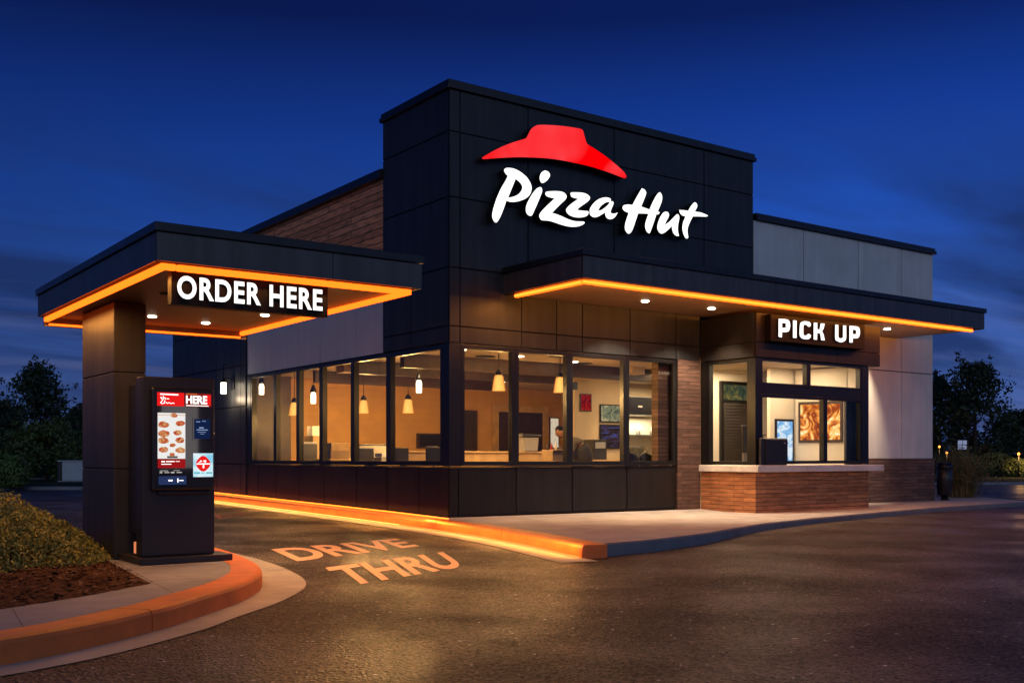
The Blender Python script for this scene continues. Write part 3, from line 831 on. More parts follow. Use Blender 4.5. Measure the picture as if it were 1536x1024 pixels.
def build_building():
    P = BL_
    # --- tower
    mb = MB()
    Zu = [4.33, 5.505, 6.60, 7.30]
    panels(mb, 'u', 0, grid_rects([0.0, .214, 1.64, 3.65, 6.04, 7.5], Zu))
    panels(mb, 'u', 0, grid_rects([0.0, .214, 1.50, 2.28, 2.88, 4.05, 5.26, 5.93], [3.07, 3.35, 4.33]))
    panels(mb, 'v', 0, grid_rects([.03, 2.27], Zu))
    panels(mb, 'v', 0, grid_rects([.03, 1.26, 2.27], [3.07, 3.35, 4.33]))
    mb.box(.16, 7.36, 2.0, 2.26, 6.2, 7.3, 1); mb.box(7.36, 7.49, .13, 2.26, 6.2, 7.3, 0); mb.box(.1, 7.4, .1, 2.2, 7.2, 7.28, 1)
    mb.build('tower_wall', [M['panel'], M['joint']], P)
    mb = MB()
    for (a, b, c, d) in ((-.05, 7.55, -.05, .12), (-.05, .12, .123, 2.32), (7.38, 7.55, .123, 2.32), (.123, 7.377, 2.2, 2.32)):
        mb.box(a, b, c, d, 7.302, 7.38, 0, .006)
    for (a, b, c, d) in ((-.025, 7.525, -.025, .11), (-.025, .11, .112, 2.30), (7.39, 7.525, .112, 2.30)):
        mb.box(a, b, c, d, 7.382, 7.455, 0, .006)
    mb.build('tower_coping', M['coping'], P)
    # --- left side: pale panels, brick above, base panels, dark rear block
    mb = MB(); panels(mb, 'v', 0.012, grid_rects([2.28, 3.32, 4.89, 7.35, 8.78], [3.07, 4.32]), gap=.011)
    mb.build('side_panel_wall', [M['stucco_grey'], M['joint']], P)
    mb = MB(); mb.box(.03, .25, 2.275, 8.8, 4.325, 6.29)
    mb.build('upper_brick_wall', M['brick_up'], P)
    mb = MB(); panels(mb, 'v', -.02, grid_rects([8.79, 9.09, 10.675, 12.31, 14.0], [-.05, 1.0, 2.35, 3.32, 4.3, 5.4, 6.29]))
    panels(mb, 'u', 14.0 - .02, [], th=.02) if False else None
    mb.box(-.005, 14.0, 13.86, 13.98, 0, 6.29, 1)
    mb.build('rear_panel_wall', [M['panel'], M['joint']], P)
    mb = MB()
    mb.box(-.07, .13, 2.275, 14.05, 6.292, 6.40, 0, .006); mb.box(-.045, .11, 2.275, 14.03, 6.402, 6.46, 0, .006)
    mb.build('roof_coping', M['coping'], P)
    # base panels below the sills
    mb = MB()
    panels(mb, 'u', 0, grid_rects([0.0, .18, 1.38, 2.64, 3.97, 5.26], [.17, .985]))
    panels(mb, 'v', 0, grid_rects([.03, .98, 2.1, 3.3, 4.7, 5.9, 7.1, 8.1, 8.785], [.05, .985]))
    mb.box(.02, 5.25, .012, .1, -.05, .168, 1)
    mb.box(.0, 5.28, -.02, .06, .987, 1.005, 0); mb.box(-.02, .06, .062, 8.785, .987, 1.005, 0)
    mb.build('base_panel_wall', [M['panel_warm'], M['joint']], P)
    # --- right wing: stucco over brick
    mb = MB()
    R = grid_rects([7.51, 9.13, 11.05, 12.70, 14.0], [4.30, 6.10]) + grid_rects([9.42, 11.05, 12.70, 14.0], [3.18, 4.30]) + grid_rects([9.42, 12.70, 14.0], [1.122, 3.18])
    panels(mb, 'u', .01, R[:4], gap=.011); panels(mb, 'u', .01, R[4:7], gap=.011); panels(mb, 'u', .01, R[7:], gap=.011)
    mb.box(13.86, 14.0, .045, 13.85, 0, 6.10, 0)
    mb.build('right_wall', [M['stucco'], M['stucco_joint']], P)
    mb = MB(); mb.box(9.40, 14.03, -.02, .13, .0, 1.12); mb.box(13.862, 14.03, .132, 13.9, 0, 1.12)
    mb.build('brick_plinth', M['brick_dark'], P)
    mb = MB(); mb.box(7.56, 14.06, -.06, .12, 6.102, 6.18, 0, .006); mb.box(7.56, 14.035, -.035, .1, 6.182, 6.245, 0, .006); mb.box(13.9, 14.06, .122, 14.0, 6.102, 6.18)
    mb.build('roof_coping', M['coping'], P)
    mb = MB(); mb.box(5.30, 5.925, -.012, .15, .0, 3.068)
    mb.build('brick_pilaster', M['brick_dark'], P)
    mb = MB(); mb.box(.26, 13.85, 2.28, 13.85, 5.95, 6.05)
    mb.build('roof', M['joint'], P)
    # --- interior shell
    mb = MB(); mb.box(.18, 13.84, .18, 9.6, .05, .145); mb.box(6.0, 9.3, -1.36, .178, .05, .12)
    mb.build('floor', M['floor_in'], P)
    mb = MB(); mb.box(.17, 13.84, .165, 9.6, 3.11, 3.2)
    mb.box(6.0, 9.36, -1.36, .16, 3.075, 3.14)
    # dropped bulkheads
    mb.box(.6, 6.2, 5.0, 5.35, 2.93, 3.105); mb.box(5.95, 6.3, 2.0, 4.0, 2.95, 3.105)
    mb.build('ceiling', M['ceil_in'], P)
    for bx in ((.5, 7.5, 2.35, 2.5), (.5, 5.6, 4.2, 4.32), (.9, 5.9, 7.0, 7.12)):  # rearmost one is made up, standing for a dark band reflected in the side glass
        mb = MB(); mb.box(*bx, 2.84, 3.108, 0, .006); mb.build('dark_ceiling_bar', M['dark_wood'], P)
    mb = MB()
    for i in range(15):
        z0 = .15 + i * .197
        mb.box(.18, 13.84, 9.5, 9.6, z0 + .004, z0 + .197)
    mb.box(.18, 13.84, 9.53, 9.62, .15, 3.11)
    mb.build('back_wall', M['wall_in'], P)
    mb = MB(); mb.box(5.97, 7.45, 4.0, 4.12, .15, 3.11); mb.box(7.45, 7.57, 4.0, 6.0, .15, 3.11); mb.box(7.5, 13.84, 5.9, 6.0, .15, 3.11)
    mb.build('partition_wall', mat('interior_beige', (.58, .46, .30), .8, noise=.08, nscale=2), P)
    mb = MB(); mb.box(7.82, 13.84, 1.5, 1.6, .15, 3.11)
    mb.build('partition_wall', M['wall_pale'], P)
    mb = MB(); mb.box(8.22, 9.40, .165, .25, .15, 3.07); mb.build('bay_inner_wall', M['wall_pale'], P)
    mb = MB(); mb.box(9.31, 9.318, -1.25, -.01, .13, 3.06); mb.build('bay_side_wall', M['wall_pale'], P)
    mb = MB(); mb.box(.17, .27, 8.95, 9.49, .15, 3.1); mb.box(.28, 1.2, 8.98, 9.05, .15, 3.1)
    mb.build('partition_wall', M['dark_wood'], P)

# window: frame bars round an opening with a pane. plane 'u' or 'v'
def window(axis, p, a0, a1, z0, z1, bar=.05, dep=.11, gp=.05, label=None):
    mb = MB()
    def bx(x0, x1, y0, y1):
        if axis == 'u': mb.box(x0, x1, p, p + dep, y0, y1, 0, .004)
        else: mb.box(p, p + dep, x0, x1, y0, y1, 0, .004)
    e = .0015
    bx(a0 + e, a0 + bar, z0 + e, z1 - e); bx(a1 - bar, a1 - e, z0 + e, z1 - e)
    bx(a0 + bar + .0005, a1 - bar - .0005, z0 + e, z0 + bar); bx(a0 + bar + .0005, a1 - bar - .0005, z1 - bar, z1 - e)
    w = mb.build('window', M['frame'], BL_)
    g = MB(); q = p + gp
    if axis == 'u': pts = [(a0 + bar, q, z0 + bar), (a1 - bar, q, z0 + bar), (a1 - bar, q, z1 - bar), (a0 + bar, q, z1 - bar)]
    else: pts = [(q, a1 - bar, z0 + bar), (q, a0 + bar, z0 + bar), (q, a0 + bar, z1 - bar), (q, a1 - bar, z1 - bar)]
    g.quad(pts); g.build('pane', M['glass'], w)
    return w

def build_windows():
    # front row of four, side row of six
    F = [.19, 1.372, 2.59, 3.965, 5.26]
    for a, b in zip(F[:-1], F[1:]): window('u', .005, a + (.05 if a == .19 else 0), b, 1.01, 3.06, bar=.075)
    mb = MB(); mb.box(.0, .235, .0, .2, 1.008, 3.066, 0, .004); mb.build('corner_post', M['frame'], BL_); mb = MB(); mb.box(5.262, 5.298, .0, .15, 1.008, 3.066)
    mb.build('corner_post', M['frame'], BL_)
    S = [.21, 2.08, 3.48, 4.86, 5.98, 7.17, 8.55]
    for i, (a, b) in enumerate(zip(S[:-1], S[1:])): window('v', .005, a, b, 1.01, 3.06, bar=.075 if i else .085)
    mb = MB(); mb.box(.0, .16, 8.552, 8.785, 1.008, 3.066)
    mb.build('corner_post', M['frame'], BL_)

def build_bay():
    P = BL_
    ub, vb, ue = 5.93, -1.43, 9.42
    mb = MB()
    # header box with panel joints
    panels(mb, 'u', vb - .02, grid_rects([ub + .0, 7.15, 8.35, 9.78], [3.05, 3.33]), gap=.006)
    panels(mb, 'u', vb - .02, grid_rects([ub + .0, 9.78], [3.33, 3.885]), gap=.006)
    panels(mb, 'v', ub - .02, grid_rects([vb + .015, -.03], [3.05, 3.33]), gap=.006)
    panels(mb, 'v', ub - .02, grid_rects([vb + .015, -.03], [3.33, 3.885]), gap=.006)
    mb.box(9.70, 9.775, vb + .14, -.01, 3.052, 3.88, 0)
    mb.build('bay_header', [M['panel_warm'], M['joint']], P)
    mb = MB(); mb.box(ub, ue, vb, -.025, .0, .872)
    mb.build('bay_brick_base', M['brick_bay'], P)
    mb = MB(); mb.box(ub - .07, 9.78, vb - .12, -.022, .875, 1.005, 0, .012)
    mb.build('bay_counter_ledge', M['ledge'], P)
    # posts
    mb = MB()
    mb.box(ub + .0, ub + .15, vb, vb + .15, 1.008, 3.048, 0, .004)
    mb.box(ue - .22, ue, vb, vb + .15, 1.008, 3.048, 0, .004)
    mb.box(ub, ub + .15, -.17, -.015, 1.008, 3.048); mb.box(ue - .15, ue, -.17, -.015, 1.008, 3.048)
    mb.box(ue - .1, ue, vb + .152, -.172, 1.008, 3.048)
    mb.box(ub + .152, ue - .222, vb + .01, vb + .13, 2.36, 2.52)
    mb.build('corner_post', M['frame'], P)
    window('u', vb + .01, ub + .152, 7.50, 2.522, 3.046, bar=.06); window('u', vb + .01, 7.50, ue - .222, 2.522, 3.046, bar=.06)
    window('u', vb + .01, ub + .152, 8.02, 1.03, 2.358, bar=.06); window('u', vb + .01, 8.02, ue - .222, 1.03, 2.358, bar=.06)
    window('v', ub + .01, vb + .152, -.172, 1.01, 3.046, bar=.07)

def build_canopy():
    P = BL_
    u0, u1, v0 = 1.10, 12.55, -2.16
    mb = MB()
    panels(mb, 'u', v0, grid_rects([u0 + .0, 2.607, 6.17, 6.23, 8.6, 11.27, u1], [3.96, 4.315]), gap=.004, back_th=.05)
    panels(mb, 'v', u0, grid_rects([v0 + .045, -1.2, -.01], [3.96, 4.315]), gap=.004, back_th=.05)
    mb.box(u1 - .06, u1 - .001, v0 + .085, -.01, 3.962, 4.313)
    mb.box(u0 + .09, u1 - .07, v0 + .09, -.01, 4.22, 4.29, 1)
    f = mb.build('canopy_fascia', [M['fascia'], M['joint']], P)
    mb = MB()
    mb.box(u0 - .035, u1 + .035, v0 - .035, v0 + .14, 4.318, 4.415, 0, .006); mb.box(u0 - .035, u0 + .14, v0 + .142, -.01, 4.318, 4.415, 0, .006); mb.box(u1 - .14, u1 + .035, v0 + .142, -.01, 4.318, 4.415, 0, .006)
    mb.box(u0 + .142, u1 - .142, v0 + .142, -.01, 4.32, 4.36)
    mb.build('canopy_coping', M['coping'], f)
    # narrow boards of the soffit
    mb = MB()
    s = MB(); y = v0 + .17
    while y < -.03:
        mb.box(u0 + .17, u1 - .1, y, min(y + .105, -.012), 3.955, 3.985); y += .109
    mb.box(u0 + .16, u1 - .09, v0 + .16, -.011, 3.96, 4.0)
    so = mb.build('canopy_soffit', M['soffit'], f)
    # light strip under the edge of the fascia
    mb = MB()
    runs = [(u0 + .06, 2.59), (2.612, 8.62), (8.645, u1 - .35)]
    for i, (a, b) in enumerate(runs): mb.box(a, b, v0 + .06, v0 + .125, 3.885, 3.948, 0, .010)
    mb.box(u0 + .06, u0 + .125, v0 + .127, -.25, 3.885, 3.948, 0, .012)
    for a, b in runs: mb.box(a, b, v0 + .056, v0 + .08, 3.898, 3.93, 1, .006)
    mb.box(u0 + .056, u0 + .08, v0 + .13, -.25, 3.898, 3.93, 1, .006)
    mb.build('light_strip', [M['led'], M['led_core']], f)
    lamp('light_strip_glow', 'AREA', (6.7, v0 + .09, 3.86), 110, (1, .32, .05), 10.8, .07, (math.radians(-12), 0, 0), f)
    lamp('light_strip_glow', 'AREA', (6.7, v0 + .14, 3.90), 150, (1, .34, .05), 10.6, .04, (math.radians(148), 0, 0), f)
    lamp('light_strip_glow', 'AREA', (u0 + .15, -1.1, 3.90), 16, (1, .34, .05), .04, 1.6, (0, math.radians(-148), 0), f)
    lamp('light_strip_glow', 'AREA', (u0 + .09, -1.1, 3.86), 34, (1, .36, .06), .07, 1.6, (0, 0, 0), f)
    for (u, v, p) in ((3.55, -.95, 520), (5.20, -1.0, 480), (10.64, -1.03, 620), (2.0, -.9, 0), (7.6, -1.72, 0)):
        if p == 0: continue
        mb = MB(); mb.lathe((u, v, 3.933), [(.058, 0), (.068, .004), (.068, .022)], 20, 0); d = mb.build('downlight', M['lamp_white'], f)
        lamp('downlight_lamp', 'SPOT', (u, v, 3.925), p, (1, .74, .48), .05, None, (math.radians(8 if u < 9 else 40), 0, 0), f, 104 if u < 9 else 74, .5)

build_building(); build_windows(); build_bay(); build_canopy()

# light strip along the kerb of the drive-through lane
mb = MB()
ks = [(-.185, 14.2), (-.185, 10), (-.185, 5), (-.20, 1.7), (-.26, .2), (-.30, -.15), (-.345, -.5)]
mb.sweep(ks, [(-.016, .158), (-.016, .176), (.016, .176), (.016, .158)], zg)
k_led = mb.build('kerb_light_strip', M['led_hot'], None, 'glowing amber light strip along the foot of the dark side wall', 'light strip')
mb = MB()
gutter_glow = thing('added_gutter_glow', (-.55, 5, 0), 'added amber glow line standing in for the lit gutter below the orange kerb', 'light strip')  # added glow, stands in for light falling on the gutter concrete
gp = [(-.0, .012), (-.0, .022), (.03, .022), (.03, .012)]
mb.sweep([(-.53, 14.2), (-.53, 10), (-.53, 5), (-.56, 1.7), (-.60, .6)], gp, zg); mb.build('bright_length', emis('glow_pale', (4.4, 1.15, .22)), gutter_glow)
mb = MB(); mb.sweep([(-.605, .55), (-.665, -.2), (-.90, -2.12), (-1.30, -3.92), (-1.81, -5.6)], gp, zg); mb.build('dim_length', emis('glow_soft', (1.5, .46, .09)), gutter_glow)  # near run is invented, brightens the gutter and kerb face
lamp('kerb_glow', 'AREA', (-.30, 7, .36), 42, (1, .38, .07), .05, 14, (0, math.radians(55), 0))
lamp('kerb_glow', 'AREA', (-.72, 6.0, .22), 50, (1, .44, .09), .04, 13, (0, math.radians(-8), 0))  # added lamp that goes with the stand-in gutter glow
lamp('kerb_glow', 'AREA', (-1.22, -2.9, .2), 26, (1, .42, .09), .04, 5.4, (0, math.radians(-8), math.radians(-13)))  # added lamp for the near kerb and gutter, no real fixture here

# ------------------------------------------------------------------ wall signs
def px_loop(pts, ox, oy, sc, v):
    """outline traced in plan units -> (u, z) on the wall plane"""
    out = []
    for x, y in pts:
        a = (ox + x / sc - 768) / 1590; b = (686 - (oy + y / sc)) / 1590
        d = RGT * a + FWD; t = (v - CAM.y) / d.y
        out.append((CAM.x + d.x * t, CAM.z + b * t))
    return out

def outline_part(name, loops, v_front, depth, parent, mats, bevel=.0):
    me = curve_mesh(loops, depth / 2 - bevel, bevel)
    mb = MB()
    mb.v = [Vector((c.co.x, v_front + depth / 2 - c.co.z, c.co.y)) for c in me.vertices]
    for p in me.polygons:
        mb.f.append(tuple(p.vertices)); mb.mi.append(0 if p.normal.z > .3 else 1); mb.sm.append(False)
    bpy.data.meshes.remove(me)
    return mb.build(name, mats, parent)

LS = thing('rooftop_logo_sign', (3.2, 0, 5), 'large red roof emblem above white glowing script lettering on the dark tower', 'sign')
vf = -.20
C = 1
LET = {
 'P': (10.24, 730, 240, [[(268,160),(285,132),(330,122),(420,135),(520,185),(610,260),(670,350),(690,430),(670,520),(600,590),(500,630),(410,645),(340,638),(305,620,C),(270,720),(220,850),(170,940),(140,960),(105,930),(85,860),(100,760),(150,600),(220,440),(290,320),(325,245,C),(290,210)],
      [(445,292,C),(505,340),(545,400),(540,460),(490,525),(410,565),(327,580,C),(380,450)]]),
 'i': (10.24, 730, 240, [[(825,418),(848,440),(850,490),(820,570),(770,690),(720,800),(695,850),(665,858),(625,835),(603,780),(610,700),(650,610),(710,510),(770,440)],
      [(905,163),(955,190),(972,240),(940,300),(890,342),(850,354),(822,320),(815,265),(835,205),(868,175)]]),
 'z': (11.377, 800, 260, [[(205,345),(220,318),(280,308),(400,305),(500,320),(550,355),(568,400),(545,450),(470,520),(380,610),(318,678,C),(400,700),(500,740),(600,785),(700,815),(800,822),(860,825),(875,845),(845,875),(770,905),(680,913),(590,905),(470,875),(340,830),(250,808),(150,800),(115,770),(102,720),(130,660),(220,565),(310,480),(365,428,C),(260,405),(215,375)]]),
 'z2': (11.377, 800, 260, [[(635,345),(648,328),(720,325),(820,330),(900,350),(950,385),(967,425),(935,475),(860,530),(790,580),(745,625,C),(830,638),(925,645),(940,660),(935,700),(900,732),(820,752),(740,752),(650,730),(590,690),(560,640),(575,590),(650,520),(720,470),(768,435,C),(680,415),(645,390)]]),
 'a': (11.377, 800, 260, [[(1325,485,C),(1320,440),(1290,420),(1220,412),(1120,440),(1030,510),(970,600),(962,680),(985,725),(1040,750),(1110,735),(1180,695),(1230,665,C),(1232,720),(1260,765),(1310,783),(1370,765),(1415,715),(1440,668,C),(1385,688),(1335,682),(1320,655),(1335,600),(1365,530),(1365,490),(1345,478)],
      [(1300,494),(1270,490),(1220,505),(1150,560),(1105,635,C),(1160,628),(1230,580),(1285,525)]]),
 'H': (10.243, 925, 270, [[(387,128,C),(430,150),(453,195),(440,250),(375,408,C),(505,455,C),(550,350),(610,240),(657,190),(685,215),(700,270),(685,350),(630,485,C),(660,495),(640,525),(610,530,C),(570,650),(520,790),(500,818),(465,795),(440,730),(445,650),(490,520,C),(400,515),(328,515,C),(290,630),(240,770),(190,825),(155,805),(127,750),(135,660),(185,505,C),(120,475),(90,430),(110,390),(170,378),(242,385,C),(310,260)]]),
 'u': (10.243, 925, 270, [[(760,488),(795,505),(803,550),(770,620),(735,690,C),(800,650),(870,580),(930,525),(958,550),(962,590),(945,680),(940,760),(950,830),(960,860,C),(910,855),(870,810),(852,750),(848,705,C),(790,765),(730,810),(690,825),(650,800),(625,740),(635,660),(670,570),(715,505)]]),
 't': (10.243, 925, 270, [[(1197,345),(1230,365),(1237,410),(1198,485,C),(1290,500),(1370,530),(1400,550),(1370,563),(1260,560),(1170,560,C),(1120,660),(1090,750),(1092,830),(1100,880),(1080,900),(1050,880),(1018,800),(1010,720),(1025,640),(1060,560,C),(1010,545),(975,510),(962,462,C),(1030,465),(1098,475,C),(1150,390)]]),
}
for k, (sc, ox, oy, loops) in LET.items():
    outline_part('letter', [px_loop(spline_pts(l), ox, oy, sc, vf) for l in loops], vf, .15, LS, [M['sign_white'], M['letter_side']])
hat = [(55,380),(65,370),(150,320),(250,270),(350,230),(430,205),(490,185),(512,155),(540,100),(580,65),(630,50),(740,52),(850,60),(960,75),(1040,90),(1065,108),(1080,160),(1100,225),(1120,250),(1200,300),(1300,370),(1400,450),(1470,515),(1497,555),(1495,578),(1470,582),(1400,555),(1300,518),(1150,470),(1000,435),(850,405),(700,385),(500,375),(400,374),(300,378),(180,385),(70,393)]
em = outline_part('roof_emblem', [px_loop(spline_pts(hat, 4), 715, 180, 6.678, vf)], vf, .15, LS, [M['red_glow'], M['letter_side']])
# brighter brushed sheen: the lighter face layer of the emblem (left slope stays deep red)
hat2 = [(330,330),(400,280),(480,240),(535,205),(565,160),(600,100),(640,66),(700,58),(850,66),(960,81),(1035,95),(1058,112),(1073,165),(1092,228),(1113,256),(1195,307),(1295,377),(1395,457),(1463,520),(1488,556),(1486,570),(1468,573),(1400,546),(1300,509),(1190,473),(1215,420),(1190,370),(1100,300),(980,265),(870,275),(790,320),(740,380),(620,372),(500,367),(400,366)]
M['red_sheen'] = emis('red_acrylic_light', (.95, .055, .07))
# pick up sign
PS = thing('pick_up_sign', (7.6, -1.6, 3.34), 'black box sign with white glowing words PICK UP over the service window', 'sign')
mb = MB(); mb.box(6.165, 9.05, -1.60, -1.455, 3.355, 3.86, 0, .008); mb.build('sign_box', M['sign_face'], PS)
PU = [
 [[(252,118,C),(340,120,C),(385,135),(408,180),(405,245),(385,288),(345,298,C),(300,296,C),(297,368,C),(252,362,C)], [(300,172,C),(350,178,C),(350,240,C),(300,240,C)]],
 [[(447,137,C),(497,142,C),(495,378,C),(447,374,C)]],
 [[(690,195),(680,222),(660,225),(640,215,C),(635,202),(605,198),(590,215),(588,320),(600,340),(630,342),(645,325),(670,325),(690,345),(680,375),(650,393),(590,390),(555,370),(537,330),(540,210),(555,168),(600,150),(650,155),(680,170)]],
 [[(728,170,C),(777,173,C),(777,260,C),(808,262,C),(822,180,C),(877,183,C),(862,250),(840,285,C),(862,330),(878,410,C),(828,406,C),(818,330),(805,312,C),(776,310,C),(773,402,C),(728,398,C)]],
 [[(1020,197,C),(1062,200,C),(1063,350),(1070,375),(1095,382),(1118,374),(1125,350),(1125,207,C),(1168,210,C),(1168,370),(1150,415),(1100,435),(1050,420),(1020,385)]],
 [[(1212,212,C),(1300,218,C),(1340,235),(1355,285),(1350,340),(1330,375),(1295,383,C),(1258,382,C),(1255,440,C),(1212,438,C)], [(1257,265,C),(1303,270,C),(1303,325,C),(1257,325,C)]],
]
for loops in PU:
    outline_part('letter', [px_loop(spline_pts(l), 1140, 465, 9.035, -1.63) for l in loops], -1.63, .03, PS, [M['sign_white'], M['letter_side']])

# ------------------------------------------------------------------ drive-through canopy with its column
def build_order_canopy():
    T = thing('order_canopy', (-6.43, -3.5, .15), 'dark flat-roofed drive-through canopy with orange light strip on one panelled column', 'canopy')
    u0, u1, v0, v1 = -6.9, -4.48, -6.55, -2.40
    mb = MB()
    panels(mb, 'u', v0, grid_rects([u0, -5.38, u1], [2.695, 2.925]), gap=.003, back_th=.03, th=.025)
    panels(mb, 'v', u0, grid_rects([v0 + .03, -5.55, -4.39, v1], [2.695, 2.925]), gap=.003, back_th=.03, th=.025)
    mb.box(u1 - .03, u1 - .001, v0 + .06, v1 - .001, 2.697, 2.923); mb.box(u0 + .06, u1 - .032, v1 - .03, v1 - .001, 2.60, 2.923)
    f = mb.build('fascia', [M['fascia'], M['joint']], T)
    mb = MB()
    for (a, b, c, d) in ((u0 - .02, u1 + .02, v0 - .02, v0 + .1), (u0 - .02, u0 + .1, v0 + .102, v1 + .02), (u1 - .1, u1 + .02, v0 + .102, v1 + .02), (u0 + .102, u1 - .102, v1 - .1, v1 + .02)):
        mb.box(a, b, c, d, 2.928, 3.0, 0, .005)
    mb.box(u0 + .103, u1 - .103, v0 + .103, v1 - .103, 2.93, 2.95)
    mb.build('coping', M['coping'], T)
    mb = MB(); mb.box(u0 + .13, u1 - .13, v0 + .13, v1 - .035, 2.685, 2.75)
    so = mb.build('soffit', M['soffit_dark'], T)
    mb = MB()
    a, b = u0 + .05, u0 + .098; c, d = v0 + .05, v0 + .098
    mb.box(a, u0 + .17, c, d, 2.642, 2.69, 0, .006); mb.box(u0 + .182, -5.406, c, d, 2.642, 2.69, 0, .006); mb.box(-5.397, u1 - .08, c, d, 2.642, 2.69, 0, .006)
    mb.box(a, b, d + .002, v1 - .06, 2.642, 2.69, 0, .006); mb.box(u1 - .128, u1 - .08, d + .002, v1 - .06, 2.642, 2.69, 0, .006)
    mb.box(b + .002, u1 - .13, v1 - .1, v1 - .055, 2.605, 2.625, 0, .004)
    mb.build('light_strip', M['led'], T)
    lamp('light_strip_glow', 'AREA', ((u0 + u1) / 2, v0 + .07, 2.62), 14, (1, .38, .07), 2.2, .05, (math.radians(-25), 0, 0), T)
    lamp('light_strip_glow', 'AREA', (u0 + .07, (v0 + v1) / 2, 2.62), 44, (1, .40, .07), .05, 3.9, (0, 0, 0), T)
    lamp('light_strip_glow', 'AREA', (u1 - .1, (v0 + v1) / 2, 2.62), 90, (1, .37, .07), .05, 3.9, (0, math.radians(-22), 0), T)
    for (u, v) in ((-5.93, -3.30), (-5.26, -3.09), (-4.98, -4.12), (-6.34, -5.0)):
        on = u > -6.2
        mb = MB(); mb.lathe((u, v, 2.672), [(.040, 0), (.047, .004), (.047, .012)], 18); mb.build('downlight', M['lamp_white'] if on else M['joint'], T)
        if on: lamp('downlight_lamp', 'SPOT', (u, v, 2.66), 60, (1, .70, .42), .04, None, (0, 0, 0), T, 120, .7)
    mb = MB()
    cu0, cu1, cv0, cv1 = -6.585, -6.275, -4.215, -3.02
    Z = [.15, 1.04, 1.99, 2.683]
    for i in range(3):
        mb.box(cu0, cu1, cv0, cv1, Z[i] + .004, Z[i + 1] - .004, 0, .006)
    mb.box(cu0 + .012, cu1 - .012, cv0 + .012, cv1 - .012, .15, 2.65, 1)
    mb.build('column', [M['column'], M['joint']], T)
    # sign hung under the front edge
    S = thing('order_sign', (-6.04, -6.39, 2.385), 'black hanging box sign with white glowing words ORDER HERE', 'sign')
    mb = MB(); mb.box(-6.735, -5.352, -6.40, -6.30, 2.385, 2.652, 0, .006); mb.build('sign_box', M['sign_face'], S)
    place_letters('ORDER HERE', (-6.695, -5.415, 2.432, 2.620), -6.42, .019, S, [M['sign_white'], M['letter_side']], bold=.029, spacing=1.12)
build_order_canopy()

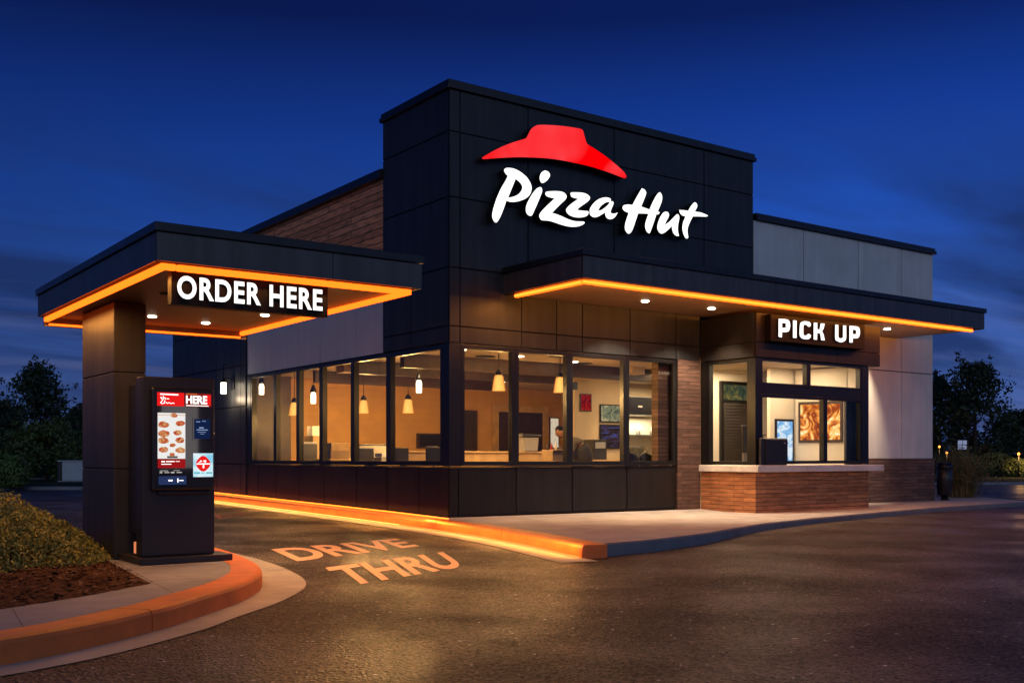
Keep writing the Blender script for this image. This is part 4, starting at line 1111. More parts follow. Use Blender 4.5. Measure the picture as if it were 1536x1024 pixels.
# ------------------------------------------------------------------ ordering kiosk
def build_kiosk():
    K = thing('order_kiosk', (-6.15, -4.6, .15), 'tall charcoal ordering kiosk with lit menu screens on the orange-kerbed island', 'kiosk')
    fv = -4.84
    mb = MB(); mb.box(-6.55, -5.66, -4.95, -4.2, .15, .215, 0, .01); mb.build('plinth', M['kiosk'], K)
    mb = MB(); mb.box(-6.505, -5.80, fv, -4.66, .217, 1.915, 0, .012); mb.box(-6.47, -5.84, -4.658, -4.3, .42, 1.86, 0, .01); mb.box(-6.40, -5.88, -4.658, -4.34, .217, .418, 0)
    mb.build('body', M['kiosk'], K)
    mb = MB(); mb.box(-6.43, -5.835, fv - .07, fv - .001, .84, 1.81, 0, .018); mb.box(-6.36, -5.87, fv - .04, fv - .001, .80, .838, 0, .01)
    h = mb.build('screen_housing', M['kiosk_black'], K)
    y = fv - .0725
    def panel(name, u0, u1, z0, z1, m, par, d=.0):
        b = MB(); b.quad([(u0, y - d, z0), (u1, y - d, z0), (u1, y - d, z1), (u0, y - d, z1)]); return b.build(name, m, par)
    def bars(par, items, m, name='caption', d=.004):
        for (u0, u1, z0, z1) in items:
            b = MB(); b.quad([(u0, y - d, z0), (u1, y - d, z0), (u1, y - d, z1), (u0, y - d, z1)]); b.build(name, m, par)
    # red header: scribbled slogan at the left
    r1 = panel('header_screen', -6.383, -6.127, 1.637, 1.765, M['red_screen'], h, .001)
    b = MB()
    W = lambda pts, r: b.tube([(u, y - .003, z) for u, z in pts], r, 6)
    W([(-6.355, 1.747), (-6.185, 1.745)], .006)
    W([(-6.35, 1.72), (-6.335, 1.700), (-6.345, 1.703)], .005); W([(-6.325, 1.728), (-6.325, 1.698)], .004); W([(-6.325, 1.715), (-6.308, 1.712), (-6.306, 1.698)], .004); W([(-6.295, 1.705), (-6.272, 1.704)], .004)
    W([(-6.33, 1.692), (-6.352, 1.665), (-6.335, 1.656), (-6.32, 1.664)], .004); W([(-6.312, 1.69), (-6.314, 1.66)], .004); W([(-6.30, 1.672), (-6.285, 1.66), (-6.27, 1.671), (-6.255, 1.66), (-6.235, 1.667), (-6.222, 1.662)], .0035)
    b.build('slogan', M['sign_white'], h)
    panel('header_screen', -6.118, -5.862, 1.637, 1.765, M['red_dark'], h, .001)
    bars(h, [(-6.11, -6.0, 1.752, 1.762)], emis('orange_print', (.6, .12, .02)), d=.003); bars(h, [(-5.94, -5.868, 1.655, 1.752)], M['red_screen'], 'red_flash', .003)
    place_letters('HERE', (-6.110, -5.905, 1.664, 1.742), y - .006, .003, h, [M['sign_white'], M['sign_white']], bold=.03)
    bars(h, [(-6.11, -5.89, 1.643, 1.650)], M['sign_white'])
    # tall menu
    panel('menu_screen', -6.378, -6.116, 1.140, 1.572, M['white_screen'], h, .001)
    rnd = random.Random(2)
    dishes = [(-6.325, 1.46, .05), (-6.165, 1.475, .046), (-6.32, 1.375, .052), (-6.19, 1.385, .04), (-6.325, 1.31, .05), (-6.17, 1.315, .045), (-6.325, 1.225, .046), (-6.165, 1.22, .048), (-6.24, 1.267, .03), (-6.245, 1.18, .028), (-6.225, 1.548, .036)]
    b = MB()
    for i, (u, z, r) in enumerate(dishes):
        n = 16; pts = []
        for j in range(n):
            t = 2 * PI * j / n; k = r * (1 + rnd.uniform(-.14, .1)); pts.append((u + k * math.cos(t), y - .004 - i * .0001, z + k * .62 * math.sin(t)))
        b.quad(list(reversed(pts)))
    b.build('dish_picture', M['food'], h)
    bars(h, [(-6.378, -6.116, 1.548, 1.556)], emis('peach_print', (.75, .45, .3)), 'menu_stripe', .002)
    bars(h, [(-6.29, -6.19, 1.145, 1.165)], M['kiosk_black'], 'bowl_picture', .003)
    panel('menu_banner', -6.378, -6.116, 1.052, 1.137, emis('banner_red', (.33, .008, .01)), h, .002)
    bars(h, [(-6.345, -6.31, 1.108, 1.118), (-6.30, -6.22, 1.110, 1.118), (-6.21, -6.17, 1.112, 1.117), (-6.345, -6.25, 1.085, 1.092)], M['sign_white'])
    bars(h, [(-6.36, -6.335, 1.004, 1.016), (-6.315, -6.27, 1.006, 1.014), (-6.255, -6.22, 1.004, 1.016), (-6.20, -6.15, 1.006, 1.014), (-6.36, -6.28, 1.024, 1.029), (-6.23, -6.17, 1.026, 1.030)], emis('grey_print', (.55, .52, .48)))
    # card reader tray under the menu
    b = MB(); b.box(-6.37, -6.11, y - .02, y + .004, .895, .975, 0, .006); b.build('card_reader', M['blue_panel'], h)
    bars(h, [(-6.285, -6.245, .928, .942), (-6.20, -6.19, .915, .955), (-6.185, -6.14, .930, .938)], M['sign_white'], 'caption', .024)
    # small dark screen at the right
    b = MB(); b.box(-6.045, -5.865, y - .006, y + .002, 1.318, 1.532, 0, .004); s = b.build('small_screen', M['kiosk_black'], h)
    panel('small_screen_face', -6.032, -5.878, 1.33, 1.52, M['navy_screen'], h, .008)
    bars(h, [(-6.01, -5.90, 1.412, 1.420), (-5.985, -5.94, 1.43, 1.442), (-6.0, -5.92, 1.392, 1.397), (-6.015, -5.975, 1.49, 1.497), (-5.955, -5.92, 1.497, 1.503), (-5.975, -5.935, 1.375, 1.379)], emis('pale_blue_print', (.25, .35, .55)), d=.010)
    # square poster with round red badge
    panel('poster_screen', -6.040, -5.845, .965, 1.192, M['cyan_screen'], h, .001)
    b = MB(); pts = []
    for j in range(28):
        t = 2 * PI * j / 28; k = .068 * (1 + .05 * math.cos(4 * t)); pts.append((-5.943 + k * math.cos(t), y - .004, 1.092 + k * 1.06 * math.sin(t)))
    b.quad(list(reversed(pts))); b.build('red_badge', M['red_screen'], h)
    bars(h, [(-6.008, -5.878, 1.085, 1.095), (-5.975, -5.955, 1.112, 1.122), (-5.94, -5.915, 1.11, 1.124), (-5.948, -5.934, 1.05, 1.08), (-5.93, -5.92, 1.10, 1.106), (-5.99, -5.97, 1.104, 1.109)], M['sign_white'], 'caption', .006)
    bars(h, [(-6.03, -5.975, .995, 1.012), (-5.962, -5.93, 1.0, 1.008), (-5.915, -5.855, .995, 1.012)], emis('teal_print', (.12, .5, .62)), 'caption', .004)
    lamp('screen_glow', 'AREA', (-6.15, fv - .12, 1.35), 1.2, (1, .9, .85), .35, .6, (math.radians(90), 0, 0), K)
    # small lit box at the kiosk's foot
    T = thing('ground_light', (-6.45, -4.60, .215), 'small glowing amber ground light between the column and the kiosk', 'light')
    mb = MB(); mb.box(-6.502, -6.405, -4.648, -4.56, .217, .235, 0, .003); mb.build('base', M['kiosk'], T)
    mb = MB(); mb.box(-6.497, -6.41, -4.643, -4.565, .237, .345, 0, .005); mb.build('lens', emis('amber_lens', (.75, .22, .085)), T)
build_kiosk()

# ------------------------------------------------------------------ wall lantern outside
T = thing('wall_lamp', (0, 9.55, 2.75), 'black bracket wall lantern with frosted white glass on the dark rear panels', 'lamp')
mb = MB(); mb.box(-.05, -.021, 9.47, 9.67, 2.78, 3.08, 0, .006); mb.tube([(-.05, 9.57, 3.02), (-.16, 9.57, 3.05), (-.26, 9.57, 3.02)], .014); mb.lathe((-.26, 9.57, 2.93), [(.075, 0), (.075, .03), (.03, .07), (.012, .12)], 14)
mb.tube([(-.26, 9.57, 3.05), (-.26, 9.57, 3.34)], .008); mb.tube([(-.26, 9.40, 3.34), (-.26, 9.74, 3.34)], .008)
mb.build('bracket', M['frame'], T)
mb = MB(); mb.lathe((-.26, 9.57, 2.67), [(.05, 0), (.065, .01), (.065, .26)], 16); mb.build('glass_shade', M['lamp_white'], T)
lamp('wall_lamp_glow', 'POINT', (-.26, 9.57, 2.55), 14, (1, .74, .48), .07, parent=T)

# ------------------------------------------------------------------ inside: pendants
def cone_pendant(loc, z_ceil, label):
    T = thing('pendant_lamp', loc, label, 'lamp', 'pendant lamps hanging inside the restaurant')
    x, y, z = loc
    mb = MB(); mb.tube([(x, y, z + .40), (x, y, z_ceil)], .008); mb.lathe((x, y, z + .30), [(.075, 0), (.06, .06), (.035, .10), (.02, .11)], 16); mb.build('cord', M['frame'], T)
    mb = MB(); mb.lathe((x, y, z), [(.135, .0), (.13, .02), (.112, .15), (.09, .27), (.07, .31)], 20); mb.build('glass_shade', M['amber'], T)
    return T
PEND = [((1.80, 6.4, 2.14), 'amber glass pendant before the plank wall, seen through the third side window'),
        ((2.05, 4.85, 2.10), 'amber glass pendant in the side window nearest the building corner'),
        ((2.0, 1.4, 2.40), 'amber glass pendant leftmost in the front windows, above the dark door'),
        ((3.26, 1.13, 2.40), 'amber glass pendant above the bending person in the second front window'),
        ((.62, 7.5, 2.10), 'amber glass pendant farthest back, half hidden behind a side mullion')]
for i, (loc, lab) in enumerate(PEND):
    cone_pendant(loc, 3.11, lab)
    lamp('pendant_glow', 'POINT', (loc[0], loc[1], loc[2] - .06), 200 if i < 2 else (120 if i < 4 else 18), (1, .56, .18), .08)
def cyl_pendant(loc, z_ceil, label):
    x, y, z = loc
    T = thing('lantern_pendant', loc, label, 'lamp', 'white cylinder pendants by the side windows')
    mb = MB(); mb.tube([(x, y, z + .42), (x, y, z_ceil)], .008); mb.lathe((x, y, z + .26), [(.07, 0), (.07, .05), (.045, .1), (.03, .16)], 16); mb.build('cap', M['frame'], T)
    mb = MB(); mb.lathe((x, y, z), [(.05, 0), (.058, .01), (.062, .20), (.05, .235), (.03, .262)], 18); mb.build('glass_shade', M['lantern'], T)
    return T
cyl_pendant((1.5, 3.48, 2.45), 3.11, 'white cylinder pendant with black cap in the side window nearest the corner')
cyl_pendant((.30, 8.62, 2.62), 3.11, 'white cylinder pendant in the farthest dark side window')
cyl_pendant((.85, 7.0, 2.36), 3.11, 'white cylinder pendant glimpsed behind the narrow third side window')

# ceiling downlights
for i, (u, v) in enumerate([(1.0, 1.2), (2.6, 1.6), (4.2, 1.9), (1.4, 3.2), (3.0, 3.6), (4.8, 3.4), (1.0, 5.8), (2.7, 6.3), (4.6, 6.6), (6.9, 2.6), (7.2, 3.3), (6.3, 7.4), (8.0, 7.0), (9.2, 4.6), (8.2, 5.0)]):
    mb = MB(); mb.lathe((u, v, 3.095), [(.105, 0), (.115, .004), (.115, .013)], 18)
    mb.build('ceiling_downlight', M['lamp_dim'], None, 'round recessed warm downlight in the restaurant ceiling', 'ceiling light', 'recessed ceiling downlights inside the restaurant', loc=(u, v, 3.1))
    lamp('ceiling_downlight_lamp', 'SPOT', (u, v, 3.08), (120, 260, 90, 330, 170)[i % 5], (1, .64, .29), .06, None, (0, 0, 0), None, 92, .7)
WARM = (1, .55, .18)
lamp('room_glow', 'AREA', (2.6, 2.8, 3.05), 18, WARM, 3.6, 3.6, (0, 0, 0))
lamp('room_glow', 'AREA', (2.8, 7.2, 2.9), 22, WARM, 3.6, 3., (0, 0, 0))
lamp('room_glow', 'AREA', (8.2, 7.4, 3.0), 14, WARM, 2.5, 2., (0, 0, 0))
lamp('kitchen_glow', 'AREA', (9.4, 4.6, 3.0), 110, (1, .76, .46), 2.4, 1.2, (0, 0, 0))
lamp('kitchen_glow', 'AREA', (8.95, 5.45, 2.18), 55, (1, .80, .52), 2.2, .25, (0, 0, 0))
lamp('kitchen_glow', 'AREA', (7.4, 2.6, 3.0), 30, (1, .72, .40), 1.2, 1.2, (0, 0, 0))
lamp('bay_glow', 'AREA', (7.7, -.6, 3.04), 60, (1, .76, .48), 2.2, .7, (0, 0, 0))
lamp('bay_glow', 'AREA', (7.5, .8, 3.05), 70, (1, .76, .48), 1.6, .6, (0, 0, 0))

# ------------------------------------------------------------------ inside: furniture and goods
def half_wall():
    mb = MB(); mb.box(.9, 5.3, 3.0, 3.12, .15, 1.24, 0); mb.box(.85, 5.35, 2.96, 3.16, 1.243, 1.28, 0, .008)
    mb.build('half_wall', M['wood'], None, 'low light-wood half wall inside behind the front windows', 'partition', loc=(3, 3.06, .15))
    mb = MB(); mb.box(2.3, 5.0, .95, 1.62, .99, 1.035, 0, .008); mb.box(2.4, 2.5, 1.0, 1.55, .15, .988); mb.box(4.8, 4.9, 1.0, 1.55, .15, .988)
    mb.build('work_table', M['wood'], None, 'light-wood work table the person leans over behind the front glass', 'table', loc=(3.6, 1.3, .15))
    mb = MB(); mb.box(.5, 2.2, 5.4, 6.0, .15, 1.08, 0); mb.box(.45, 2.25, 5.36, 6.04, 1.083, 1.12, 0, .008)
    mb.build('side_counter', M['wood'], None, 'light-wood counter seen through the side windows', 'counter', loc=(1.3, 5.7, .15))
    mb = MB(); mb.box(5.2, 7.0, 3.3, 3.9, .15, 1.06); mb.box(5.15, 7.05, 3.26, 3.94, 1.063, 1.1, 0, .008)
    mb.build('service_counter', M['wood'], None, 'light-wood counter below the two wall screens', 'counter', loc=(6.1, 3.6, .15))
half_wall()

def door():
    T = thing('interior_door', (8.45, 9.45, .15), 'dark brown double door in a pale wooden frame on the back wall', 'door')
    mb = MB(); mb.box(7.46, 7.66, 9.40, 9.498, .15, 2.62, 0, .006); mb.box(9.24, 9.44, 9.40, 9.498, .15, 2.62, 0, .006); mb.box(7.662, 9.238, 9.40, 9.498, 2.44, 2.62, 0, .006)
    mb.build('frame', M['wood'], T)
    for a, b in ((7.67, 8.445), (8.455, 9.23)):
        mb = MB(); mb.box(a, b, 9.44, 9.495, .16, 2.435, 0, .006); d = mb.build('door_leaf', M['dark_wood'], T)
    mb = MB(); mb.box(8.30, 8.33, 9.41, 9.438, 1.05, 1.25, 0, .004); mb.build('handle', M['steel'], T)
door()

def framed(name, axis, a0, a1, z0, z1, p, m, fm, label, cat, fr=.025, th=.03):
    """flat framed thing on a wall facing -v"""
    T = thing(name, ((a0 + a1) / 2, p, z0), label, cat)
    mb = MB(); mb.box(a0, a1, p, p + th, z0, z1, 0, .004); mb.build('frame', fm, T)
    mb = MB(); mb.quad([(a0 + fr, p - .003, z0 + fr), (a1 - fr, p - .003, z0 + fr), (a1 - fr, p - .003, z1 - fr), (a0 + fr, p - .003, z1 - fr)]); mb.build('picture', m, T)
    return T
art_red = picture_mat('art_red', [(.3, (.06, .0, .0)), (.5, (.28, .008, .006)), (.66, (.5, .03, .01)), (.74, (.9, .7, .5))], 5)
art_land = picture_mat('menu_photo', [(.3, (.05, .07, .05)), (.5, (.22, .22, .12)), (.65, (.55, .42, .2)), (.8, (.75, .68, .45))], 5)
art_dark = picture_mat('menu_dark', [(.3, (.012, .008, .008)), (.52, (.05, .025, .02)), (.64, (.06, .08, .3)), (.78, (.5, .6, .9))], 4, stretch=(.5, 1, 3))
art_blue = picture_mat('screen_blue', [(.3, (.35, .55, .8)), (.44, (.8, .9, .95)), (.52, (.25, .5, .8)), (.68, (.08, .32, .75)), (.8, (.06, .2, .5))], 3.2, 1.1)
art_fire = picture_mat('art_fire', [(.3, (.08, .012, .004)), (.43, (.38, .07, .01)), (.52, (.85, .30, .04)), (.60, (1., .62, .2)), (.70, (1., .9, .6))], 3.4, 1.3, 1.6)
art_green = picture_mat('menu_green', [(.3, (.03, .05, .035)), (.5, (.08, .10, .05)), (.65, (.3, .22, .06)), (.8, (.5, .35, .12))], 4, .7)
art_list = picture_mat('price_list', [(.3, (.5, .38, .25)), (.5, (.75, .6, .42)), (.7, (.85, .75, .55))], 14, .9, .2, (1, 1, 4))
framed('red_wall_picture', 'u', 6.12, 6.46, 2.22, 2.63, 3.965, art_red, M['dark_wood'], 'small red framed picture on the pale partition above the person', 'picture')
framed('menu_board_screen', 'u', 6.72, 7.42, 1.98, 2.40, 3.96, art_land, M['frame'], 'upper lit menu board with a landscape photo inside the third front window', 'menu board')
framed('wall_screen', 'u', 6.72, 7.42, 1.36, 1.93, 3.955, art_dark, M['frame'], 'dark wall screen with a blue glowing band below the upper menu board', 'screen')
framed('price_list_poster', 'u', 9.52, 9.86, 1.42, 2.32, 9.46, art_list, M['dark_wood'], 'tall narrow white poster on the back wall right of the dark door', 'poster')
framed('blue_poster', 'u', 8.36, 8.96, 1.02, 1.98, .135, art_blue, M['frame'], 'blue and white portrait screen behind the pick-up window', 'screen', .05)
T = thing('fiery_wall_art', (9.15, -.37, 1.5), 'large orange abstract picture behind the pick-up window', 'picture')
def diag(a, b, z0, z1, off, th, m, name, par, fr=0.):
    A = Vector((a[0], a[1], 0)); B = Vector((b[0], b[1], 0)); d = (B - A).normalized(); n = Vector((d.y, -d.x, 0))
    A = A + d * fr + n * off; B = B - d * fr + n * off; mb = MB()
    P = lambda q, z: (q.x, q.y, z)
    A2 = A - n * th; B2 = B - n * th
    mb.quad([P(A, z0), P(B, z0), P(B, z1), P(A, z1)]); mb.quad([P(B2, z0), P(A2, z0), P(A2, z1), P(B2, z1)])
    mb.quad([P(A2, z0), P(A, z0), P(A, z1), P(A2, z1)]); mb.quad([P(B, z0), P(B2, z0), P(B2, z1), P(B, z1)])
    mb.quad([P(A, z1), P(B, z1), P(B2, z1), P(A2, z1)]); mb.quad([P(B, z0), P(A, z0), P(A2, z0), P(B2, z0)])
    return mb.build(name, m, par)
diag((8.99, .12), (9.29, -.98), .15, 3.05, 0, .012, M['wall_pale'], 'bay_corner_wall', BL_)
diag((9.0, .08), (9.28, -.94), 1.47, 2.35, .03, .03, M['dark_wood'], 'frame', T, .04)
diag((9.0, .08), (9.28, -.94), 1.53, 2.29, .034, .003, art_fire, 'picture', T, .09)
# menu board and shutter seen through the bay's side pane
T = thing('hanging_menu_board', (8.6, 1.48, 1.0), 'dark green lit menu board over a closed grey shutter inside the bay side pane', 'menu board')
mb = MB(); mb.box(8.08, 9.2, 1.44, 1.498, .9, 2.86, 0, .006); mb.build('frame', M['frame'], T)
mb = MB(); mb.quad([(8.16, 1.437, 2.44), (9.12, 1.437, 2.44), (9.12, 1.437, 2.78), (8.16, 1.437, 2.78)]); mb.build('picture', art_green, T)
mb = MB()
for i in range(21): mb.box(8.16, 9.12, 1.415, 1.438, .95 + i * .068, .95 + i * .068 + .057, 0, .004)
mb.build('shutter', mat('shutter_brown', (.045, .038, .034), .5, noise=.2, nscale=6), T)

def boxy(name, parts, label, cat, loc):
    T = thing(name, loc, label, cat)
    for pn, m, boxes in parts:
        mb = MB()
        for b in boxes: mb.box(*b[:6], 0, b[6] if len(b) > 6 else .006)
        mb.build(pn, m, T)
    return T
# tub with lid on the half wall
T = thing('storage_tub', (3.93, 3.06, 1.28), 'grey plastic tub with a dark lid on the half wall before the door', 'tub')
mb = MB()
bm = bmesh.new(); bmesh.ops.create_cube(bm, size=1)
for v in bm.verts:
    k = .40 if v.co.z > 0 else .32
    v.co = Vector((3.93 + v.co.x * k, 3.06 + v.co.y * .26, 1.281 + (v.co.z + .5) * .30))
bmesh.ops.bevel(bm, geom=bm.edges[:], offset=.012, segments=2, affect='EDGES'); mb.add_bm(bm); bm.free(); mb.build('body', M['plastic_grey'], T)
mb = MB(); mb.box(3.68, 4.2, 2.90, 3.22, 1.583, 1.63, 0, .01); mb.box(3.74, 4.12, 2.95, 3.17, 1.632, 1.655, 0, .008); mb.build('lid', M['plastic_dark'], T)
boxy('cardboard_box', [('carton', M['card'], [(3.02, 3.50, 1.05, 1.40, 1.037, 1.30)]), ('flap', M['card'], [(3.02, 3.50, .98, 1.05, 1.286, 1.296, .002)])], 'open brown cardboard box on the table in front of the person', 'box', (3.26, 1.2, 1.036))
boxy('equipment_box', [('case', M['plastic_grey'], [(1.18, 1.95, 5.42, 5.85, 1.122, 1.40)]), ('lid', M['plastic_dark'], [(1.30, 2.0, 5.45, 5.88, 1.402, 1.44)])], 'wide grey equipment case with dark lid on the side counter', 'box', (1.6, 5.65, 1.12))
boxy('storage_cabinet', [('case', M['card'], [(.86, 1.16, 7.05, 7.5, .15, 1.64)]), ('top_box', M['paper'], [(.86, 1.05, 7.08, 7.36, 1.642, 1.86)])], 'narrow tan cabinet with a white box on top in the fourth side window', 'cabinet', (1., 7.3, .15))
boxy('drinks_machine', [('case', M['plastic_grey'], [(.55, .92, 6.95, 7.0 + .02, .15, 1.5), ]), ('front', M['plastic_dark'], [(.57, .90, 6.9, 6.948, .8, 1.46)])], 'grey drinks machine in the second and third side windows', 'machine', (.7, 7., .15))
boxy('register', [('base', M['plastic_dark'], [(2.45, 3.15, 4.02, 4.36, 1.05, 1.32)]), ('paper_tray', M['paper'], [(2.62, 2.85, 3.98, 4.018, 1.12, 1.27)]), ('stand', M['wood'], [(2.2, 3.3, 3.95, 4.45, .15, 1.048)])], 'black machine with a white paper tray in the side window nearest the corner', 'machine', (2.8, 4.2, .15))
boxy('fireplace', [('surround', M['dark_wood'], [(5.02, 5.85, 9.42, 9.498, 1.40, 1.80)]), ('opening', M['joint'], [(5.08, 5.79, 9.405, 9.418, 1.45, 1.76, .002)])], 'dark recessed opening in the amber plank wall', 'fireplace', (5.4, 9.46, 1.4))
boxy('wall_mirror', [('frame', M['dark_wood'], [(6.05, 6.95, 9.43, 9.498, 1.3, 2.45)]), ('glass', mat('mirror_glass', (.10, .085, .06), .12, metal=.6, noise=.05, nscale=2), [(6.15, 6.85, 9.418, 9.428, 1.4, 2.36, .002)])], 'dark framed mirror on the back wall right of the side pendants', 'mirror', (6.5, 9.46, 1.3))
T = thing('plate_stack', (1.55, 3.06, 1.28), 'stack of white plates on the half wall in the first front window', 'plates')
for k in range(6):
    mb = MB(); mb.lathe((1.55, 3.06, 1.281 + k * .016), [(.07, 0), (.12, .010), (.125, .013), (.118, .013)], 20); mb.build('plate', M['paper'], T)
boxy('napkin_box', [('case', M['plastic_dark'], [(1.95, 2.15, 2.98, 3.12, 1.281, 1.46)]), ('napkins', M['paper'], [(1.98, 2.12, 2.972, 2.979, 1.31, 1.40, .001)])], 'small black napkin dispenser beside the plate stack on the half wall', 'dispenser', (2.05, 3.05, 1.281))
T = thing('steel_pole', (.62, .62, .15), 'thin bright steel pole in the first front window next to the corner', 'pole')
mb = MB(); mb.tube([(.62, .62, .15), (.62, .62, 3.10)], .014, 10); mb.build('pole', M['steel'], T)
mb = MB(); mb.lathe((.62, .62, .15), [(.09, 0), (.09, .015), (.02, .03)], 16); mb.build('foot', M['steel'], T)
boxy('paper_trays', [('tray', M['plastic_grey'], [(.95, 1.35, 4.05, 4.4, 1.05, 1.16)]), ('sheets', M['paper'], [(.98, 1.32, 4.08, 4.37, 1.162, 1.24)]), ('stand', M['wood'], [(.8, 1.5, 3.95, 4.5, .15, 1.048)])], 'paper trays with stacked white sheets in the side window second from the corner', 'trays', (1.15, 4.2, 1.05))
boxy('bread_crates', [('lower_crate', M['card'], [(.50, .95, 5.42, 5.9, 1.122, 1.30)]), ('upper_crate', M['wood'], [(.52, .93, 5.44, 5.88, 1.302, 1.46)])], 'two stacked tan crates at the end of the side counter', 'crates', (.7, 5.65, 1.12))
for u, v, lab in ((2.1, 2.0, 'dark round ceiling vent in the second front window'), (4.6, 2.05, 'dark round ceiling vent in the third front window'), (3.2, 1.1, 'dark round ceiling vent near the glass above the bending person')):
    T = thing('ceiling_vent', (u, v, 3.1), lab, 'vent', 'round ceiling vents')
    mb = MB(); mb.lathe((u, v, 3.085), [(.13, 0), (.20, .010), (.20, .023)], 24); mb.build('rim', M['plastic_dark'], T)
T = thing('hanging_projector', (5.0, 2.9, 2.6), 'small dark camera on a ceiling rod in the third front window', 'camera')
mb = MB(); mb.tube([(5.0, 2.9, 2.78), (5.0, 2.9, 3.1)], .014); mb.build('rod', M['frame'], T)
mb = MB(); mb.box(4.93, 5.07, 2.78, 2.98, 2.62, 2.775, 0, .01); mb.build('housing', M['plastic_dark'], T)
rnd = random.Random(17)
for i in range(7):
    u = 4.45 + i * .115; h = rnd.uniform(.12, .2)
    mb = MB(); mb.lathe((u, 3.06, 1.281), [(.028, 0), (.03, h * .6), (.012, h * .8), (.012, h)], 12)
    mb.build('sauce_bottle', [M['dark_wood'], M['red_plastic'], M['paper']][i % 3], None, 'small sauce bottle in the row on the half wall', 'bottle', 'sauce bottles on the half wall', loc=(u, 3.06, 1.281))
for i in range(4):
    u = 5.45 + i * .13
    mb = MB()
    for k in range(5): mb.lathe((u, 3.5, 1.101 + k * .045), [(.03, 0), (.042, .10), (.045, .102)], 14)
    mb.build('cup_stack', M['paper'], None, 'stack of white paper cups on the service counter', 'cups', 'paper cup stacks on the service counter', loc=(u, 3.5, 1.101))
boxy('coffee_machine', [('body', M['plastic_dark'], [(6.05, 6.45, 3.42, 3.78, 1.102, 1.56)]), ('panel', M['steel'], [(6.10, 6.40, 3.408, 3.418, 1.36, 1.50, .002)])], 'black coffee machine with a steel panel on the service counter', 'machine', (6.25, 3.6, 1.1))
def stool(u, v, label):
    T = thing('bar_stool', (u, v, .15), label, 'stool', 'bar stools behind the side windows')
    mb = MB(); mb.lathe((u, v, .86), [(.0, 0), (.18, .01), (.19, .04), (.17, .06), (.0, .06)], 18); mb.build('seat', M['plastic_dark'], T)
    mb = MB(); mb.tube([(u, v, .17), (u, v, .86)], .025); mb.build('post', M['steel'], T)
    mb = MB(); mb.box(u - .17, u + .17, v + .14, v + .17, 1.02, 1.34, 0, .012); mb.tube([(u, v + .15, .9), (u, v + .165, 1.05)], .015); mb.build('backrest', M['plastic_dark'], T)
    mb = MB(); mb.lathe((u, v, .15), [(.2, 0), (.2, .012), (.03, .03)], 18); mb.build('foot', M['steel'], T)
stool(.75, 1.55, 'dark bar stool with low back nearest the building corner'); stool(.75, 2.75, 'dark bar stool with low back second from the building corner'); stool(.72, 4.1, 'dark bar stool with low back farthest from the building corner')
# kitchen: hood, lit shelf unit, jars, dark bag, chairs
boxy('kitchen_hood', [('hood', M['plastic_dark'], [(7.7, 10.2, 4.6, 5.5, 2.22, 2.66)]), ('badge', M['paper'], [(8.5, 8.64, 4.585, 4.598, 2.40, 2.44, .002)])], 'black kitchen hood over the bright shelves in the fourth front window', 'hood', (8.9, 5, 2.2))
T = thing('kitchen_shelf', (8.9, 5.7, .15), 'bright kitchen shelving behind the fourth front window', 'shelf')
mb = MB(); mb.box(7.75, 10.2, 5.84, 5.89, .9, 2.2); mb.build('back_panel', M['wall_pale'], T)
mb = MB(); mb.box(7.75, 10.2, 5.5, 5.838, 1.72, 1.75); mb.box(7.75, 10.2, 5.3, 5.838, 1.16, 1.2); mb.build('shelf_board', M['steel'], T)
rnd = random.Random(8)
for i in range(9):
    u = 7.95 + i * .25; s = rnd.uniform(.06, .09); h = rnd.uniform(.16, .3); zt = 1.751 if i % 2 == 0 else 1.201
    mb = MB(); mb.lathe((u, 5.62, zt), [(s, 0), (s, h * .8), (s * .6, h * .92), (s * .6, h)], 12)
    mb.build('shelf_jar', [M['paper'], M['card'], M['plastic_grey']][i % 3], None, 'small jar standing on the bright kitchen shelves', 'jar', 'jars on the kitchen shelves', loc=(u, 5.62, zt))
boxy('dark_bag', [('bag', mat('bag_cloth', (.05, .045, .03), .9, noise=.6, nscale=9), [(7.05, 7.55, 3.35, 3.6, 1.102, 1.42, .06)])], 'dark mottled bag standing on the counter in the fourth front window', 'bag', (7.3, 3.5, 1.1))
def chair(u, v, label):
    T = thing('dining_chair', (u, v, .15), label, 'chair', 'dark chairs by the fourth front window')
    mb = MB(); mb.box(u - .24, u + .24, v - .22, v + .22, .60, .66, 0, .015); mb.build('seat', M['plastic_dark'], T)
    mb = MB()
    n = 8
    for i in range(n):
        a = -.9 + 1.8 * i / n; b = -.9 + 1.8 * (i + 1) / n
        P = lambda t, r: (u + r * math.sin(t), v - .05 + r * math.cos(t))
        (x0, y0), (x1, y1), (x2, y2), (x3, y3) = P(a, .26), P(b, .26), P(b, .23), P(a, .23)
        h0 = 1.24 - .10 * abs(a) ** 2; h1 = 1.24 - .10 * abs(b) ** 2
        mb.quad([(x0, y0, .68), (x1, y1, .68), (x1, y1, h1), (x0, y0, h0)]); mb.quad([(x3, y3, .68), (x3, y3, h0), (x2, y2, h1), (x2, y2, .68)])
        mb.quad([(x0, y0, h0), (x1, y1, h1), (x2, y2, h1), (x3, y3, h0)])
    mb.build('backrest', M['plastic_dark'], T)
    for sx in (-1, 1):
        for sy in (-1, 1):
            mb = MB(); mb.tube([(u + sx * .2, v + sy * .18, .598), (u + sx * .22, v + sy * .2, .151)], .016); mb.build('leg', M['steel'], T)
chair(4.75, .62, 'dark curved-back chair left of the other, in the fourth front window')
chair(5.30, .75, 'dark curved-back chair right of the other, next to the brick pier')
# brick pier inside the last window
mb = MB(); mb.box(4.93, 5.24, .16, .34, .15, 3.1)
mb.build('interior_brick_pier', M['brick_dark'], BL_)
